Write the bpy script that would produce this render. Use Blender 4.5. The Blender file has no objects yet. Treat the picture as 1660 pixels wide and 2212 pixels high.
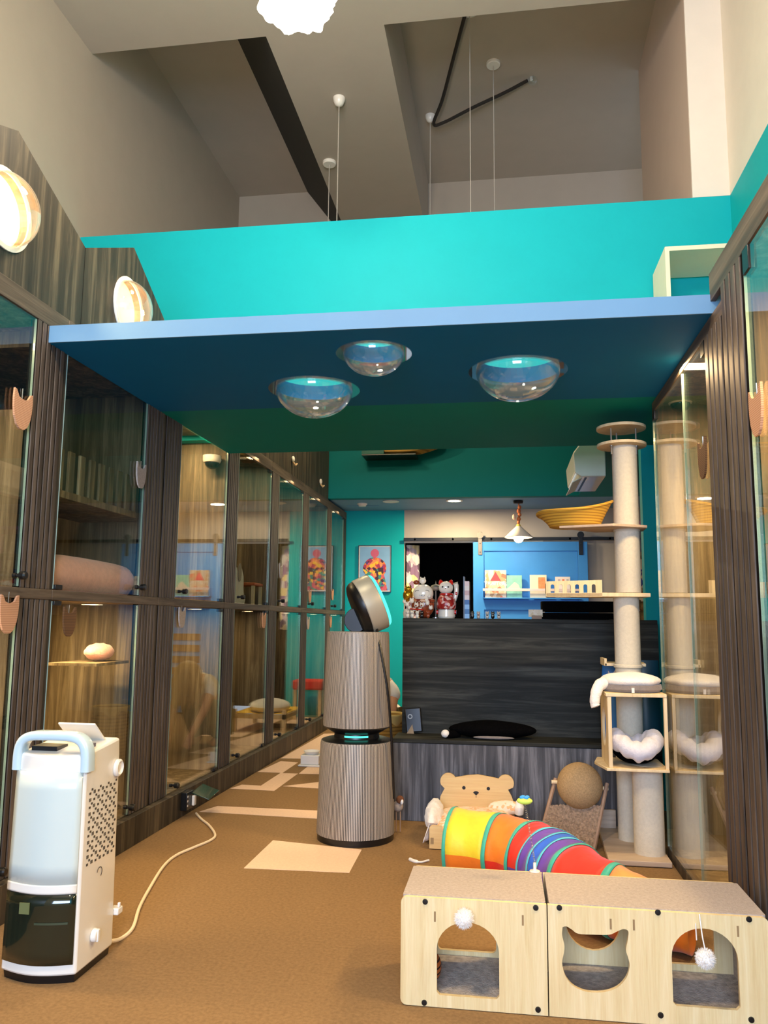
import bpy, bmesh, math, random
from mathutils import Vector, Matrix, Euler
from mathutils.geometry import tessellate_polygon

random.seed(7)
SC = bpy.context.scene
COL = SC.collection
PI = math.pi

# ------------------------------------------------------------------ camera
FW, FH, FPX = 1660.0, 2212.0, 1743.486
YAW, PITCH, ROLL = .148820386, .134884893, .00985004865
CAMZ = 1.0
cy_, sy_, cp_, sp_ = math.cos(YAW), math.sin(YAW), math.cos(PITCH), math.sin(PITCH)
FWD = Vector((-sy_ * cp_, cy_ * cp_, sp_))
RGT0 = Vector((cy_, sy_, 0))
UP0 = RGT0.cross(FWD)
RGT = RGT0 * math.cos(ROLL) + UP0 * math.sin(ROLL)
UPV = -RGT0 * math.sin(ROLL) + UP0 * math.cos(ROLL)
cd = bpy.data.cameras.new('camera')
cam = bpy.data.objects.new('camera', cd)
COL.objects.link(cam)
cam.matrix_world = Matrix(((RGT.x, UPV.x, -FWD.x, 0), (RGT.y, UPV.y, -FWD.y, 0), (RGT.z, UPV.z, -FWD.z, CAMZ), (0, 0, 0, 1)))
cd.sensor_fit = 'VERTICAL'
cd.sensor_height = 36.0
cd.lens = 36.0 * FPX / FH
cd.clip_start = .02
SC.camera = cam


def at(px, py, X=None, Y=None, Z=None):
    """the point of the room seen at a photo pixel on the plane X=, Y= or Z="""
    r = RGT * ((px - FW / 2) / FPX) + UPV * (-(py - FH / 2) / FPX) + FWD
    if X is not None:
        t = X / r.x
    elif Y is not None:
        t = Y / r.y
    else:
        t = (Z - CAMZ) / r.z
    return Vector((0, 0, CAMZ)) + r * t


# ------------------------------------------------------------------ view, world, main lights
SC.view_settings.view_transform = 'Standard'
SC.view_settings.look = 'None'
SC.view_settings.exposure = 0.0
SC.view_settings.gamma = 1.0
SC.view_settings.use_curve_mapping = False
try:
    SC.cycles.use_denoising = True
    SC.cycles.max_bounces = 10
    SC.cycles.transparent_max_bounces = 24
    SC.cycles.sample_clamp_indirect = 4.0
except Exception:
    pass
W = bpy.data.worlds.new('world')
SC.world = W
W.use_nodes = True
W.node_tree.nodes['Background'].inputs[0].default_value = (.75, .85, 1, 1)
W.node_tree.nodes['Background'].inputs[1].default_value = 1.0


def lin(c):
    return tuple((v / 255 / 12.92) if v / 255 <= .04045 else ((v / 255 + .055) / 1.055) ** 2.4 for v in c)


def lamp(name, kind, loc, power, col=(255, 255, 255), size=.1, size_y=None, aim=None, spread=None, blend=.5, angle=None):
    d = bpy.data.lights.new(name, kind)
    d.energy = power
    d.color = lin(col)
    if kind == 'AREA':
        d.size = size
        if size_y:
            d.shape = 'RECTANGLE'
            d.size_y = size_y
        else:
            d.shape = 'DISK'
        if spread:
            d.spread = spread
    else:
        d.shadow_soft_size = size
    if kind == 'SPOT':
        d.spot_size = angle
        d.spot_blend = blend
    o = bpy.data.objects.new(name, d)
    COL.objects.link(o)
    o.location = loc
    if aim is not None:
        o.rotation_euler = (Vector(aim) - Vector(loc)).to_track_quat('-Z', 'Y').to_euler()
    return o


# daylight through the window behind the camera
lamp('window_daylight', 'AREA', (-.2, -2.4, 1.75), 290, (196, 218, 255), 2.3, 1.7, aim=(-.1, 3, 1.3))
# ceiling lamps of the tall front part of the room (warm)
lamp('front_ceiling_lamp', 'POINT', (-.75, .9, 3.6), 200, (255, 226, 188), .16)

XL, XR = -1.68, .69           # faces of the two rows of cabinets
ZP = 2.02                     # underside of the loft
YP, YB = 4.60, 8.48           # parapet plane, back wall
WARM = (255, 214, 158)


# ------------------------------------------------------------------ mesh builder
class MB:
    def __init__(s):
        s.v, s.f, s.m, s.k = [], [], [], 0

    def add(s, vs, fs):
        b = len(s.v)
        s.v += [Vector(p) for p in vs]
        for f in fs:
            s.f.append([i + b for i in f])
            s.m.append(s.k)
        return s

    def mat(s, k):
        s.k = k
        return s

    def box(s, x0, x1, y0, y1, z0, z1):
        v = [(x, y, z) for z in (z0, z1) for y in (y0, y1) for x in (x0, x1)]
        return s.add(v, [(0, 2, 3, 1), (4, 5, 7, 6), (0, 1, 5, 4), (2, 6, 7, 3), (0, 4, 6, 2), (1, 3, 7, 5)])

    def obox(s, M, sx, sy, sz):
        v = [M @ Vector((x * sx / 2, y * sy / 2, z * sz / 2)) for z in (-1, 1) for y in (-1, 1) for x in (-1, 1)]
        return s.add(v, [(0, 2, 3, 1), (4, 5, 7, 6), (0, 1, 5, 4), (2, 6, 7, 3), (0, 4, 6, 2), (1, 3, 7, 5)])

    def plate(s, outer, O, U, V, N, t, holes=()):
        """flat outline (with holes) in the plane O+uU+vV, thickness t along N"""
        O, U, V, N = Vector(O), Vector(U), Vector(V), Vector(N)
        loops = [list(outer)] + [list(h) for h in holes]
        flat = [p for l in loops for p in l]
        tri = tessellate_polygon([[Vector((p[0], p[1], 0)) for p in l] for l in loops])
        a = [O + U * p[0] + V * p[1] for p in flat]
        n = len(a)
        vs = a + [p + N * t for p in a]
        fs = []
        flip = U.cross(V).dot(N) > 0
        for q in tri:
            A, B, C = (Vector((flat[i][0], flat[i][1], 0)) for i in q)
            ccw = (B - A).cross(C - A).z > 0
            q = tuple(q) if ccw else tuple(reversed(q))
            if flip:
                fs.append(tuple(reversed(q)))
                fs.append(tuple(i + n for i in q))
            else:
                fs.append(q)
                fs.append(tuple(i + n for i in reversed(q)))
        b = 0
        for li, l in enumerate(loops):
            k = len(l)
            for i in range(k):
                j = (i + 1) % k
                fs.append((b + i, b + j, b + j + n, b + i + n))
            b += k
        s.add(vs, fs)
        s.fix = True
        return s

    def lathe(s, prof, c=(0, 0, 0), seg=32, M=None, a0=0, a1=2 * PI):
        c = Vector(c)
        M = M or Matrix.Identity(3)
        full = abs(a1 - a0 - 2 * PI) < 1e-6
        n = seg if full else seg + 1
        vs = []
        for r, z in prof:
            for i in range(n):
                a = a0 + (a1 - a0) * i / seg
                vs.append(c + M @ Vector((r * math.cos(a), r * math.sin(a), z)))
        fs = []
        for j in range(len(prof) - 1):
            for i in range(n if full else n - 1):
                k = (i + 1) % n
                fs.append((j * n + i, j * n + k, (j + 1) * n + k, (j + 1) * n + i))
        return s.add(vs, fs)

    def cyl(s, c, r, h, seg=24, M=None, r2=None):
        r2 = r if r2 is None else r2
        return s.lathe([(0, 0), (r, 0), (r2, h), (0, h)], c, seg, M)

    def tube(s, pts, r, seg=8, closed=False, cap=True):
        pts = [Vector(p) for p in pts]
        n = len(pts)
        rs = r if isinstance(r, (list, tuple)) else [r] * n
        rings = []
        up = None
        for i, p in enumerate(pts):
            a = pts[(i - 1) % n] if (closed or i > 0) else p
            b = pts[(i + 1) % n] if (closed or i < n - 1) else p
            t = (b - a).normalized()
            if up is None:
                up = t.orthogonal().normalized()
            up = (up - t * up.dot(t))
            up = up.normalized() if up.length > 1e-6 else t.orthogonal().normalized()
            w = t.cross(up)
            rings.append([p + (up * math.cos(2 * PI * k / seg) + w * math.sin(2 * PI * k / seg)) * rs[i] for k in range(seg)])
        vs = [v for R in rings for v in R]
        fs = []
        for i in range(n if closed else n - 1):
            j = (i + 1) % n
            for k in range(seg):
                l = (k + 1) % seg
                fs.append((i * seg + k, i * seg + l, j * seg + l, j * seg + k))
        if cap and not closed:
            fs.append(tuple(range(seg - 1, -1, -1)))
            fs.append(tuple((n - 1) * seg + k for k in range(seg)))
        return s.add(vs, fs)

    def ell(s, c, r, seg=20, ring=12, M=None, fn=None):
        c = Vector(c)
        r = (r, r, r) if not isinstance(r, (tuple, list)) else r
        M = M or Matrix.Identity(3)
        vs = []
        for j in range(ring + 1):
            th = PI * j / ring
            for i in range(seg):
                a = 2 * PI * i / seg
                d = Vector((math.sin(th) * math.cos(a), math.sin(th) * math.sin(a), math.cos(th)))
                k = fn(d) if fn else 1
                vs.append(c + M @ Vector((d.x * r[0] * k, d.y * r[1] * k, d.z * r[2] * k)))
        fs = [(j * seg + i, (j + 1) * seg + i, (j + 1) * seg + (i + 1) % seg, j * seg + (i + 1) % seg) for j in range(ring) for i in range(seg)]
        return s.add(vs, fs)

    def grid(s, fn, nu, nv, cu=False):
        vs = [fn(i / nu, j / nv) for j in range(nv + 1) for i in range(nu if cu else nu + 1)]
        n = nu if cu else nu + 1
        fs = [(j * n + i, j * n + (i + 1) % n, (j + 1) * n + (i + 1) % n, (j + 1) * n + i) for j in range(nv) for i in range(nu)]
        return s.add(vs, fs)

    def text(s, body, size, O, U, V, depth=.001, align='CENTER'):
        cu = bpy.data.curves.new('letters', 'FONT')
        cu.body = body
        cu.size = size
        cu.align_x = align
        cu.extrude = depth / 2
        o = bpy.data.objects.new('letters', cu)
        COL.objects.link(o)
        dg = bpy.context.evaluated_depsgraph_get()
        me = bpy.data.meshes.new_from_object(o.evaluated_get(dg))
        O, U, V = Vector(O), Vector(U), Vector(V)
        N = U.cross(V)
        s.add([O + U * p.co.x + V * p.co.y + N * p.co.z for p in me.vertices], [tuple(p.vertices) for p in me.polygons])
        bpy.data.objects.remove(o)
        bpy.data.meshes.remove(me)
        bpy.data.curves.remove(cu)
        return s

    def build(s, name, mats, parent=None, bevel=0, smooth=35, local=False, sub=0, solid=0, recalc=True):
        if parent is not None and not local:
            org = WL[parent.name]
        elif parent is None and not local:
            xs = [p.x for p in s.v]
            ys = [p.y for p in s.v]
            org = Vector(((min(xs) + max(xs)) / 2, (min(ys) + max(ys)) / 2, min(p.z for p in s.v)))
        else:
            org = Vector((0, 0, 0))
        me = bpy.data.meshes.new(name)
        me.from_pydata([p - org for p in s.v], [], s.f)
        bm = bmesh.new()
        bm.from_mesh(me)
        for f, k in zip(bm.faces, s.m):
            f.material_index = k
        bmesh.ops.remove_doubles(bm, verts=bm.verts, dist=2e-6)
        if recalc:
            bmesh.ops.recalc_face_normals(bm, faces=bm.faces)
        bm.to_mesh(me)
        bm.free()
        for m in (mats if isinstance(mats, (list, tuple)) else [mats]):
            me.materials.append(m)
        if smooth:
            for p in me.polygons:
                p.use_smooth = True
            me.set_sharp_from_angle(angle=math.radians(smooth))
        o = bpy.data.objects.new(name, me)
        COL.objects.link(o)
        if parent is not None:
            o.parent = parent
            WL[o.name] = org
        else:
            o.location = org
            WL[o.name] = org.copy()
        if solid:
            md = o.modifiers.new('thick', 'SOLIDIFY')
            md.thickness = solid
            md.offset = 0
        if bevel:
            md = o.modifiers.new('round', 'BEVEL')
            md.width = bevel
            md.segments = 2
            md.limit_method = 'ANGLE'
            md.angle_limit = math.radians(40)
            md.harden_normals = False
        if sub:
            md = o.modifiers.new('sub', 'SUBSURF')
            md.levels = md.render_levels = sub
        return o


WL = {}


def thing(name, label, cat, loc=(0, 0, 0), rz=0, group=None):
    o = bpy.data.objects.new(name, None)
    COL.objects.link(o)
    o.empty_display_size = .1
    o.location = loc
    o.rotation_euler = (0, 0, rz)
    o['label'] = label
    o['category'] = cat
    if group:
        o['group'] = group
    WL[o.name] = Vector(loc)
    return o


def tag(o, label, cat, group=None):
    o['label'] = label
    o['category'] = cat
    if group:
        o['group'] = group
    return o


def struct(o):
    o['kind'] = 'structure'
    return o


def dup(root, loc, rz=None, label=None, group=None, scale=None):
    def cp(o, par):
        c = o.copy()
        COL.objects.link(c)
        if par is not None:
            c.parent = par
        for ch in list(o.children):
            cp(ch, c)
        return c
    r = cp(root, None)
    r.location = loc
    if rz is not None:
        r.rotation_euler = (0, 0, rz)
    if scale:
        r.scale = scale
    if label:
        r['label'] = label
    if group:
        r['group'] = group
    return r


def rot(ax, deg):
    return Matrix.Rotation(math.radians(deg), 3, ax)


def arc(cx, cy, r, a0, a1, n, ry=None):
    ry = r if ry is None else ry
    return [(cx + r * math.cos(math.radians(a0 + (a1 - a0) * i / n)), cy + ry * math.sin(math.radians(a0 + (a1 - a0) * i / n))) for i in range(n + 1)]


def rrect(x0, x1, y0, y1, r, n=5):
    return arc(x1 - r, y0 + r, r, -90, 0, n) + arc(x1 - r, y1 - r, r, 0, 90, n) + arc(x0 + r, y1 - r, r, 90, 180, n) + arc(x0 + r, y0 + r, r, 180, 270, n)


def circ(cx, cy, r, n=40):
    return [(cx + r * math.cos(2 * PI * i / n), cy + r * math.sin(2 * PI * i / n)) for i in range(n)]


def spline(pts, n=8):
    """Catmull-Rom through the points"""
    P = [Vector(p) for p in pts]
    P = [P[0] * 2 - P[1]] + P + [P[-1] * 2 - P[-2]]
    out = []
    for i in range(1, len(P) - 2):
        a, b, c, d = P[i - 1:i + 3]
        for k in range(n):
            t = k / n
            out.append(.5 * ((2 * b) + (c - a) * t + (2 * a - 5 * b + 4 * c - d) * t * t + (3 * b - a - 3 * c + d) * t ** 3))
    out.append(P[-2])
    return out


# ------------------------------------------------------------------ materials
def newmat(name):
    m = bpy.data.materials.new(name)
    m.use_nodes = True
    nt = m.node_tree
    nt.nodes.clear()
    out = nt.nodes.new('ShaderNodeOutputMaterial')
    return m, nt, out


def N(nt, kind, **kw):
    n = nt.nodes.new(kind)
    for k, v in kw.items():
        if k.startswith('_'):
            n.inputs[k[1:].replace('_', ' ')].default_value = v
        else:
            setattr(n, k, v)
    return n


def paint(name, rgb, rough=.5, var=.06, scale=6.0, stretch=(1, 1, 1), bump=0, bscale=60.0, metal=0, rgb2=None, spec=.5, coat=0, sheen=0, sss=0, detail=4, trans=0):
    """noise-varied principled surface"""
    m, nt, out = newmat(name)
    b = N(nt, 'ShaderNodeBsdfPrincipled', _Roughness=rough, _Metallic=metal)
    b.inputs['Specular IOR Level'].default_value = spec
    b.inputs['Coat Weight'].default_value = coat
    b.inputs['Sheen Weight'].default_value = sheen
    b.inputs['Transmission Weight'].default_value = trans
    if sss:
        b.inputs['Subsurface Weight'].default_value = sss
        b.inputs['Subsurface Radius'].default_value = (.02, .01, .006)
    tc = N(nt, 'ShaderNodeNewGeometry')
    mp = N(nt, 'ShaderNodeMapping')
    mp.inputs['Scale'].default_value = stretch
    nt.links.new(tc.outputs['Position'], mp.inputs['Vector'])
    nz = N(nt, 'ShaderNodeTexNoise', _Scale=scale, _Detail=detail, _Roughness=.6)
    nt.links.new(mp.outputs[0], nz.inputs['Vector'])
    cr = N(nt, 'ShaderNodeValToRGB')
    c = lin(rgb)
    if rgb2 is None:
        lo = tuple(x * (1 - var) for x in c)
        hi = tuple(min(1, x * (1 + var)) for x in c)
    else:
        lo, hi = c, lin(rgb2)
    cr.color_ramp.elements[0].position = .32
    cr.color_ramp.elements[1].position = .68
    cr.color_ramp.elements[0].color = (*lo, 1)
    cr.color_ramp.elements[1].color = (*hi, 1)
    nt.links.new(nz.outputs['Fac'], cr.inputs[0])
    nt.links.new(cr.outputs[0], b.inputs['Base Color'])
    if bump:
        nb = N(nt, 'ShaderNodeTexNoise', _Scale=bscale, _Detail=3.0)
        nt.links.new(mp.outputs[0], nb.inputs['Vector'])
        bp = N(nt, 'ShaderNodeBump', _Strength=bump, _Distance=.004)
        nt.links.new(nb.outputs['Fac'], bp.inputs['Height'])
        nt.links.new(bp.outputs[0], b.inputs['Normal'])
    nt.links.new(b.outputs[0], out.inputs[0])
    return m


def wood(name, dark, mid, light, axis='z', fine=1.0, rough=.55, spec=.35):
    """streaky wood laminate with the grain along one axis"""
    m, nt, out = newmat(name)
    b = N(nt, 'ShaderNodeBsdfPrincipled', _Roughness=rough)
    b.inputs['Specular IOR Level'].default_value = spec
    tc = N(nt, 'ShaderNodeNewGeometry')
    lo, hi = .8 * fine, 16 * fine
    sc = {'z': (hi, hi, lo), 'x': (lo, hi, hi), 'y': (hi, lo, hi)}[axis]
    mp = N(nt, 'ShaderNodeMapping')
    mp.inputs['Scale'].default_value = sc
    nt.links.new(tc.outputs['Position'], mp.inputs['Vector'])
    n1 = N(nt, 'ShaderNodeTexNoise', _Scale=1.3, _Detail=7.0, _Roughness=.68, _Distortion=.6)
    nt.links.new(mp.outputs[0], n1.inputs['Vector'])
    cr = N(nt, 'ShaderNodeValToRGB')
    e = cr.color_ramp.elements
    e[0].position, e[0].color = .28, (*lin(dark), 1)
    e[1].position, e[1].color = .74, (*lin(light), 1)
    x = e.new(.5)
    x.color = (*lin(mid), 1)
    nt.links.new(n1.outputs['Fac'], cr.inputs[0])
    n2 = N(nt, 'ShaderNodeTexNoise', _Scale=6.0, _Detail=4.0, _Roughness=.7)
    nt.links.new(mp.outputs[0], n2.inputs['Vector'])
    mx = N(nt, 'ShaderNodeMix', data_type='RGBA', blend_type='OVERLAY')
    mx.inputs[0].default_value = .35
    nt.links.new(cr.outputs[0], mx.inputs[6])
    nt.links.new(n2.outputs['Color'], mx.inputs[7])
    bw = N(nt, 'ShaderNodeHueSaturation', _Saturation=1.0)
    bw.inputs['Saturation'].default_value = .95
    r2 = N(nt, 'ShaderNodeRGBToBW')
    nt.links.new(n2.outputs['Color'], r2.inputs[0])
    nt.links.new(r2.outputs[0], mx.inputs[7])
    nt.links.new(mx.outputs[2], bw.inputs['Color'])
    nt.links.new(bw.outputs[0], b.inputs['Base Color'])
    bp = N(nt, 'ShaderNodeBump', _Strength=.15, _Distance=.002)
    nt.links.new(n2.outputs['Fac'], bp.inputs['Height'])
    nt.links.new(bp.outputs[0], b.inputs['Normal'])
    nt.links.new(b.outputs[0], out.inputs[0])
    return m


def clear(name, tint=(240, 250, 246), f0=.045, power=5.0, gain=1.0, haze=0.0):
    """thin clear sheet: lets light straight through, mirrors by the viewing angle"""
    m, nt, out = newmat(name)
    g = N(nt, 'ShaderNodeNewGeometry')
    dt = N(nt, 'ShaderNodeVectorMath', operation='DOT_PRODUCT')
    nt.links.new(g.outputs['Incoming'], dt.inputs[0])
    nt.links.new(g.outputs['Normal'], dt.inputs[1])
    ab = N(nt, 'ShaderNodeMath', operation='ABSOLUTE')
    nt.links.new(dt.outputs['Value'], ab.inputs[0])
    om = N(nt, 'ShaderNodeMath', operation='SUBTRACT')
    om.inputs[0].default_value = 1
    nt.links.new(ab.outputs[0], om.inputs[1])
    pw = N(nt, 'ShaderNodeMath', operation='POWER')
    pw.inputs[1].default_value = power
    nt.links.new(om.outputs[0], pw.inputs[0])
    ma = N(nt, 'ShaderNodeMath', operation='MULTIPLY_ADD', use_clamp=True)
    ma.inputs[1].default_value = (1 - f0) * gain
    ma.inputs[2].default_value = f0
    nt.links.new(pw.outputs[0], ma.inputs[0])
    tr = N(nt, 'ShaderNodeBsdfTransparent')
    tr.inputs[0].default_value = (*lin(tint), 1)
    gl = N(nt, 'ShaderNodeBsdfGlossy')
    gl.inputs['Roughness'].default_value = 0.0
    gl.inputs[0].default_value = (1, 1, 1, 1)
    mx = N(nt, 'ShaderNodeMixShader')
    nt.links.new(ma.outputs[0], mx.inputs[0])
    nt.links.new(tr.outputs[0], mx.inputs[1])
    nt.links.new(gl.outputs[0], mx.inputs[2])
    last = mx
    if haze:
        df = N(nt, 'ShaderNodeBsdfDiffuse')
        df.inputs[0].default_value = (.9, .9, .9, 1)
        m2 = N(nt, 'ShaderNodeMixShader')
        m2.inputs[0].default_value = haze
        nt.links.new(mx.outputs[0], m2.inputs[1])
        nt.links.new(df.outputs[0], m2.inputs[2])
        last = m2
    nt.links.new(last.outputs[0], out.inputs[0])
    return m


def glow(name, rgb, strength):
    m, nt, out = newmat(name)
    e = N(nt, 'ShaderNodeEmission', _Strength=strength)
    e.inputs[0].default_value = (*lin(rgb), 1)
    nt.links.new(e.outputs[0], out.inputs[0])
    return m


def striped(name, c1, c2, axis, period, duty=.5, rough=.6, metal=0, soft=0, bump=0):
    """fine parallel ribs in two tones; axis is x, y, z or 'a' (around the object's own axis, period = ribs per turn)"""
    m, nt, out = newmat(name)
    b = N(nt, 'ShaderNodeBsdfPrincipled', _Roughness=rough, _Metallic=metal)
    tc = N(nt, 'ShaderNodeTexCoord')
    sp = N(nt, 'ShaderNodeSeparateXYZ')
    nt.links.new(tc.outputs['Object'], sp.inputs[0])
    if axis == 'a':
        at2 = N(nt, 'ShaderNodeMath', operation='ARCTAN2')
        nt.links.new(sp.outputs[1], at2.inputs[0])
        nt.links.new(sp.outputs[0], at2.inputs[1])
        mu = N(nt, 'ShaderNodeMath', operation='MULTIPLY')
        mu.inputs[1].default_value = period / (2 * PI)
        nt.links.new(at2.outputs[0], mu.inputs[0])
    else:
        mu = N(nt, 'ShaderNodeMath', operation='MULTIPLY')
        mu.inputs[1].default_value = 1 / period
        nt.links.new(sp.outputs['xyz'.index(axis)], mu.inputs[0])
    fr = N(nt, 'ShaderNodeMath', operation='FRACT')
    nt.links.new(mu.outputs[0], fr.inputs[0])
    gt = N(nt, 'ShaderNodeMath', operation='GREATER_THAN')
    gt.inputs[1].default_value = duty
    nt.links.new(fr.outputs[0], gt.inputs[0])
    mx = N(nt, 'ShaderNodeMix', data_type='RGBA')
    mx.inputs[6].default_value = (*lin(c1), 1)
    mx.inputs[7].default_value = (*lin(c2), 1)
    nt.links.new(gt.outputs[0], mx.inputs[0])
    nt.links.new(mx.outputs[2], b.inputs['Base Color'])
    if bump:
        bp = N(nt, 'ShaderNodeBump', _Strength=bump, _Distance=.003)
        nt.links.new(gt.outputs[0], bp.inputs['Height'])
        nt.links.new(bp.outputs[0], b.inputs['Normal'])
    nt.links.new(b.outputs[0], out.inputs[0])
    return m


def patches(name, cols, scale, rough=.6):
    """cells of several colours"""
    m, nt, out = newmat(name)
    b = N(nt, 'ShaderNodeBsdfPrincipled', _Roughness=rough)
    tc = N(nt, 'ShaderNodeNewGeometry')
    vo = N(nt, 'ShaderNodeTexVoronoi', _Scale=scale)
    nt.links.new(tc.outputs['Position'], vo.inputs['Vector'])
    sp = N(nt, 'ShaderNodeSeparateColor')
    nt.links.new(vo.outputs['Color'], sp.inputs[0])
    cr = N(nt, 'ShaderNodeValToRGB')
    cr.color_ramp.interpolation = 'CONSTANT'
    e = cr.color_ramp.elements
    for i, c in enumerate(cols):
        x = e[i] if i < 2 else e.new(i / len(cols))
        x.position = i / len(cols)
        x.color = (*lin(c), 1)
    nt.links.new(sp.outputs[0], cr.inputs[0])
    nt.links.new(cr.outputs[0], b.inputs['Base Color'])
    nt.links.new(b.outputs[0], out.inputs[0])
    return m


M = {}
M['grey'] = paint('grey_wall_paint', (178, 166, 150), .8, .02)
M['white'] = paint('white_wall_paint', (226, 218, 204), .8, .02)
M['pink_grey'] = paint('shaded_wall_tone', (196, 178, 166), .8, .02)  # side of the wall return: its shading is put into the colour
M['dark_beam'] = paint('charcoal_flank', (52, 50, 44), .8, .05)  # even charcoal tone for the flank, much darker than the grey beam
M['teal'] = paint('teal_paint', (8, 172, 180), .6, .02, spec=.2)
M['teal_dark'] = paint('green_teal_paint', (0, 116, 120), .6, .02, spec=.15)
M['loft_green'] = paint('loft_underside_green', (0, 132, 126), .7, .02, spec=.1)
M['blue'] = paint('blue_paint', (104, 148, 182), .6, .02)
M['blue_deep'] = paint('deep_blue_paint', (8, 104, 158), .7, .02, spec=.1)
M['back_grey'] = paint('back_wall_grey', (176, 168, 162), .8, .02)
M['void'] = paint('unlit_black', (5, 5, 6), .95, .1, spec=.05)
M['door_blue'] = paint('sky_blue_door_paint', (62, 142, 222), .5, .03, spec=.3)
M['carpet'] = paint('brown_carpet', (140, 111, 76), .95, .16, 90, bump=.5, bscale=420, spec=.1, detail=6)
M['cream_carpet'] = paint('cream_carpet', (228, 196, 168), .95, .06, 90, bump=.4, bscale=420, spec=.1, detail=6)
M['woodz'] = wood('dark_wood_upright_grain', (30, 26, 20), (62, 54, 42), (116, 103, 80), 'z')
M['woody'] = wood('dark_wood_rail_grain', (50, 41, 33), (86, 73, 60), (126, 110, 92), 'y')
M['woodx'] = wood('dark_wood_level_grain', (16, 17, 15), (42, 43, 38), (84, 84, 76), 'x', rough=.65, spec=.2)
M['woodb'] = wood('grey_wood_bench', (28, 28, 31), (74, 74, 78), (140, 140, 146), 'z', 1.2)
M['slat'] = wood('slat_wood', (48, 40, 34), (82, 71, 62), (118, 104, 92), 'z', 1.4)
M['slat_gap'] = paint('slat_gap_black', (12, 9, 7), .9, .1, spec=.1)
M['lit_wood'] = wood('lit_cabinet_wood', (66, 54, 38), (122, 104, 76), (184, 164, 128), 'z', 1.1)  # cabinet wood in a lighter copy, the inside lamplight put into its colour
M['glass'] = clear('cabinet_glass', (248, 251, 247), .045, 4.6, 1.0)
M['glass_edge'] = paint('glass_edge_green', (150, 172, 160), .2, .05, spec=.8)
M['acrylic'] = clear('clear_acrylic', (246, 250, 250), .05, 3.0, .9, .02)
M['black'] = paint('black_plastic', (16, 16, 17), .35, .1)
M['black_metal'] = paint('black_metal', (24, 24, 26), .4, .1, metal=.3)
M['steel'] = paint('brushed_steel', (170, 168, 162), .35, .05, metal=.8)
M['white_plastic'] = paint('white_plastic', (236, 230, 218), .3, .02, coat=.3)
M['cool_white'] = paint('glossy_cool_white', (206, 216, 208), .2, .01, coat=.4)
M['pale_blue_plastic'] = paint('pale_blue_plastic', (200, 222, 230), .2, .02, coat=.5)
M['ply'] = wood('pale_plywood', (206, 178, 130), (222, 198, 152), (234, 214, 172), 'z', 1.0, .6)
M['plyx'] = wood('pale_plywood_level', (212, 176, 112), (218, 184, 122), (226, 194, 134), 'x', 1.0, .6)
M['bamboo'] = wood('bamboo_board', (216, 186, 124), (228, 202, 144), (238, 216, 164), 'z', 2.0, .5)
M['ply_grey'] = wood('greyed_plywood', (164, 142, 120), (186, 164, 140), (204, 184, 160), 'x', 1.0, .6)
M['card'] = paint('corrugated_card', (178, 166, 156), .9, .12, 120, bump=.7, bscale=260, spec=.1)
M['card_grey'] = paint('worn_scratch_card', (178, 168, 156), .9, .25, 60, bump=.8, bscale=200, spec=.1)
M['card_light'] = striped('light_cat_card', (196, 150, 116), (168, 122, 92), 'z', .006, .55, .9)
M['card_dark'] = striped('brown_cat_card', (104, 72, 40), (78, 52, 28), 'z', .006, .55, .9)
M['post'] = paint('cream_post_felt', (206, 198, 178), .95, .05, 80, bump=.4, bscale=300, spec=.1)
M['plush_white'] = paint('white_plush', (238, 232, 222), .95, .05, 50, bump=.6, bscale=160, sheen=.4, spec=.1)
M['plush_grey'] = paint('grey_plush', (130, 122, 118), .95, .08, 50, bump=.5, bscale=160, sheen=.3, spec=.1)
M['plush_pink'] = paint('pink_plush', (236, 176, 160), .95, .08, 40, bump=.7, bscale=120, sheen=.4, spec=.1)
M['plush_black'] = paint('black_plush', (5, 5, 6), .95, .2, 50, bump=.6, bscale=140, spec=.05)
M['sisal'] = paint('brown_sisal', (178, 148, 106), .95, .2, 160, bump=.7, bscale=300, spec=.1)
M['shag'] = paint('shaggy_brown', (158, 134, 110), .95, .35, 90, bump=1.0, bscale=160, spec=.1)
M['stick'] = paint('brown_wood_rail', (160, 128, 100), .6, .12, 20)
M['wicker'] = striped('yellow_wicker', (206, 160, 52), (168, 122, 34), 'z', .012, .6, .8, bump=.6)
M['straw'] = striped('woven_straw', (176, 140, 66), (132, 100, 44), 'z', .022, .65, .9, bump=.6)
M['lamp_in'] = paint('lamp_housing_lining', (246, 208, 140), .5, .05)
M['disc'] = paint('scratched_disc_ply', (176, 148, 110), .8, .12, 30)

# ================================================================== the setting
ZC = 4.75                                     # underside of the front ceiling and of the beam
ZV = at(580, 421, Y=7.6).z                    # ceiling of the bays behind it
ZT = (at(180, 513, Y=YP).z + at(1580, 421, Y=YP).z) / 2
XW = at(1580, 460, Y=YP).x                    # wall above the second row of cabinets

fl = MB().box(-2.7, 2.2, -2.6, YB + .1, -.06, 0).mat(1)
TILES = [
    [(590, 1815), (782, 1835), (755, 1885), (527, 1875)],
    [(470, 1741), (690, 1751), (686, 1768), (431, 1753)],
    [(498, 1703), (523, 1695), (564, 1697), (607, 1669), (557, 1667), (607, 1644), (644, 1647), (610, 1670), (644, 1671), (593, 1708)],
    [(612, 1698), (690, 1689), (690, 1703)],
    [(646, 1671), (682, 1642), (740, 1642), (740, 1673)],
    [(607, 1638), (700, 1585), (800, 1582), (800, 1640)],
]
for T in TILES:
    q = [at(x, y, Z=.0012) for x, y in T]
    fl.plate([(p.x, p.y) for p in q], (0, 0, .0012), (1, 0, 0), (0, 1, 0), (0, 0, -1), .002)
for (x0, x1, y0, y1) in [(-1.1, -.6, 6.9, 8.4), (-1.62, -1.2, 7.9, 8.45)]:
    fl.box(x0, x1, y0, y1, -.001, .0012)
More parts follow.
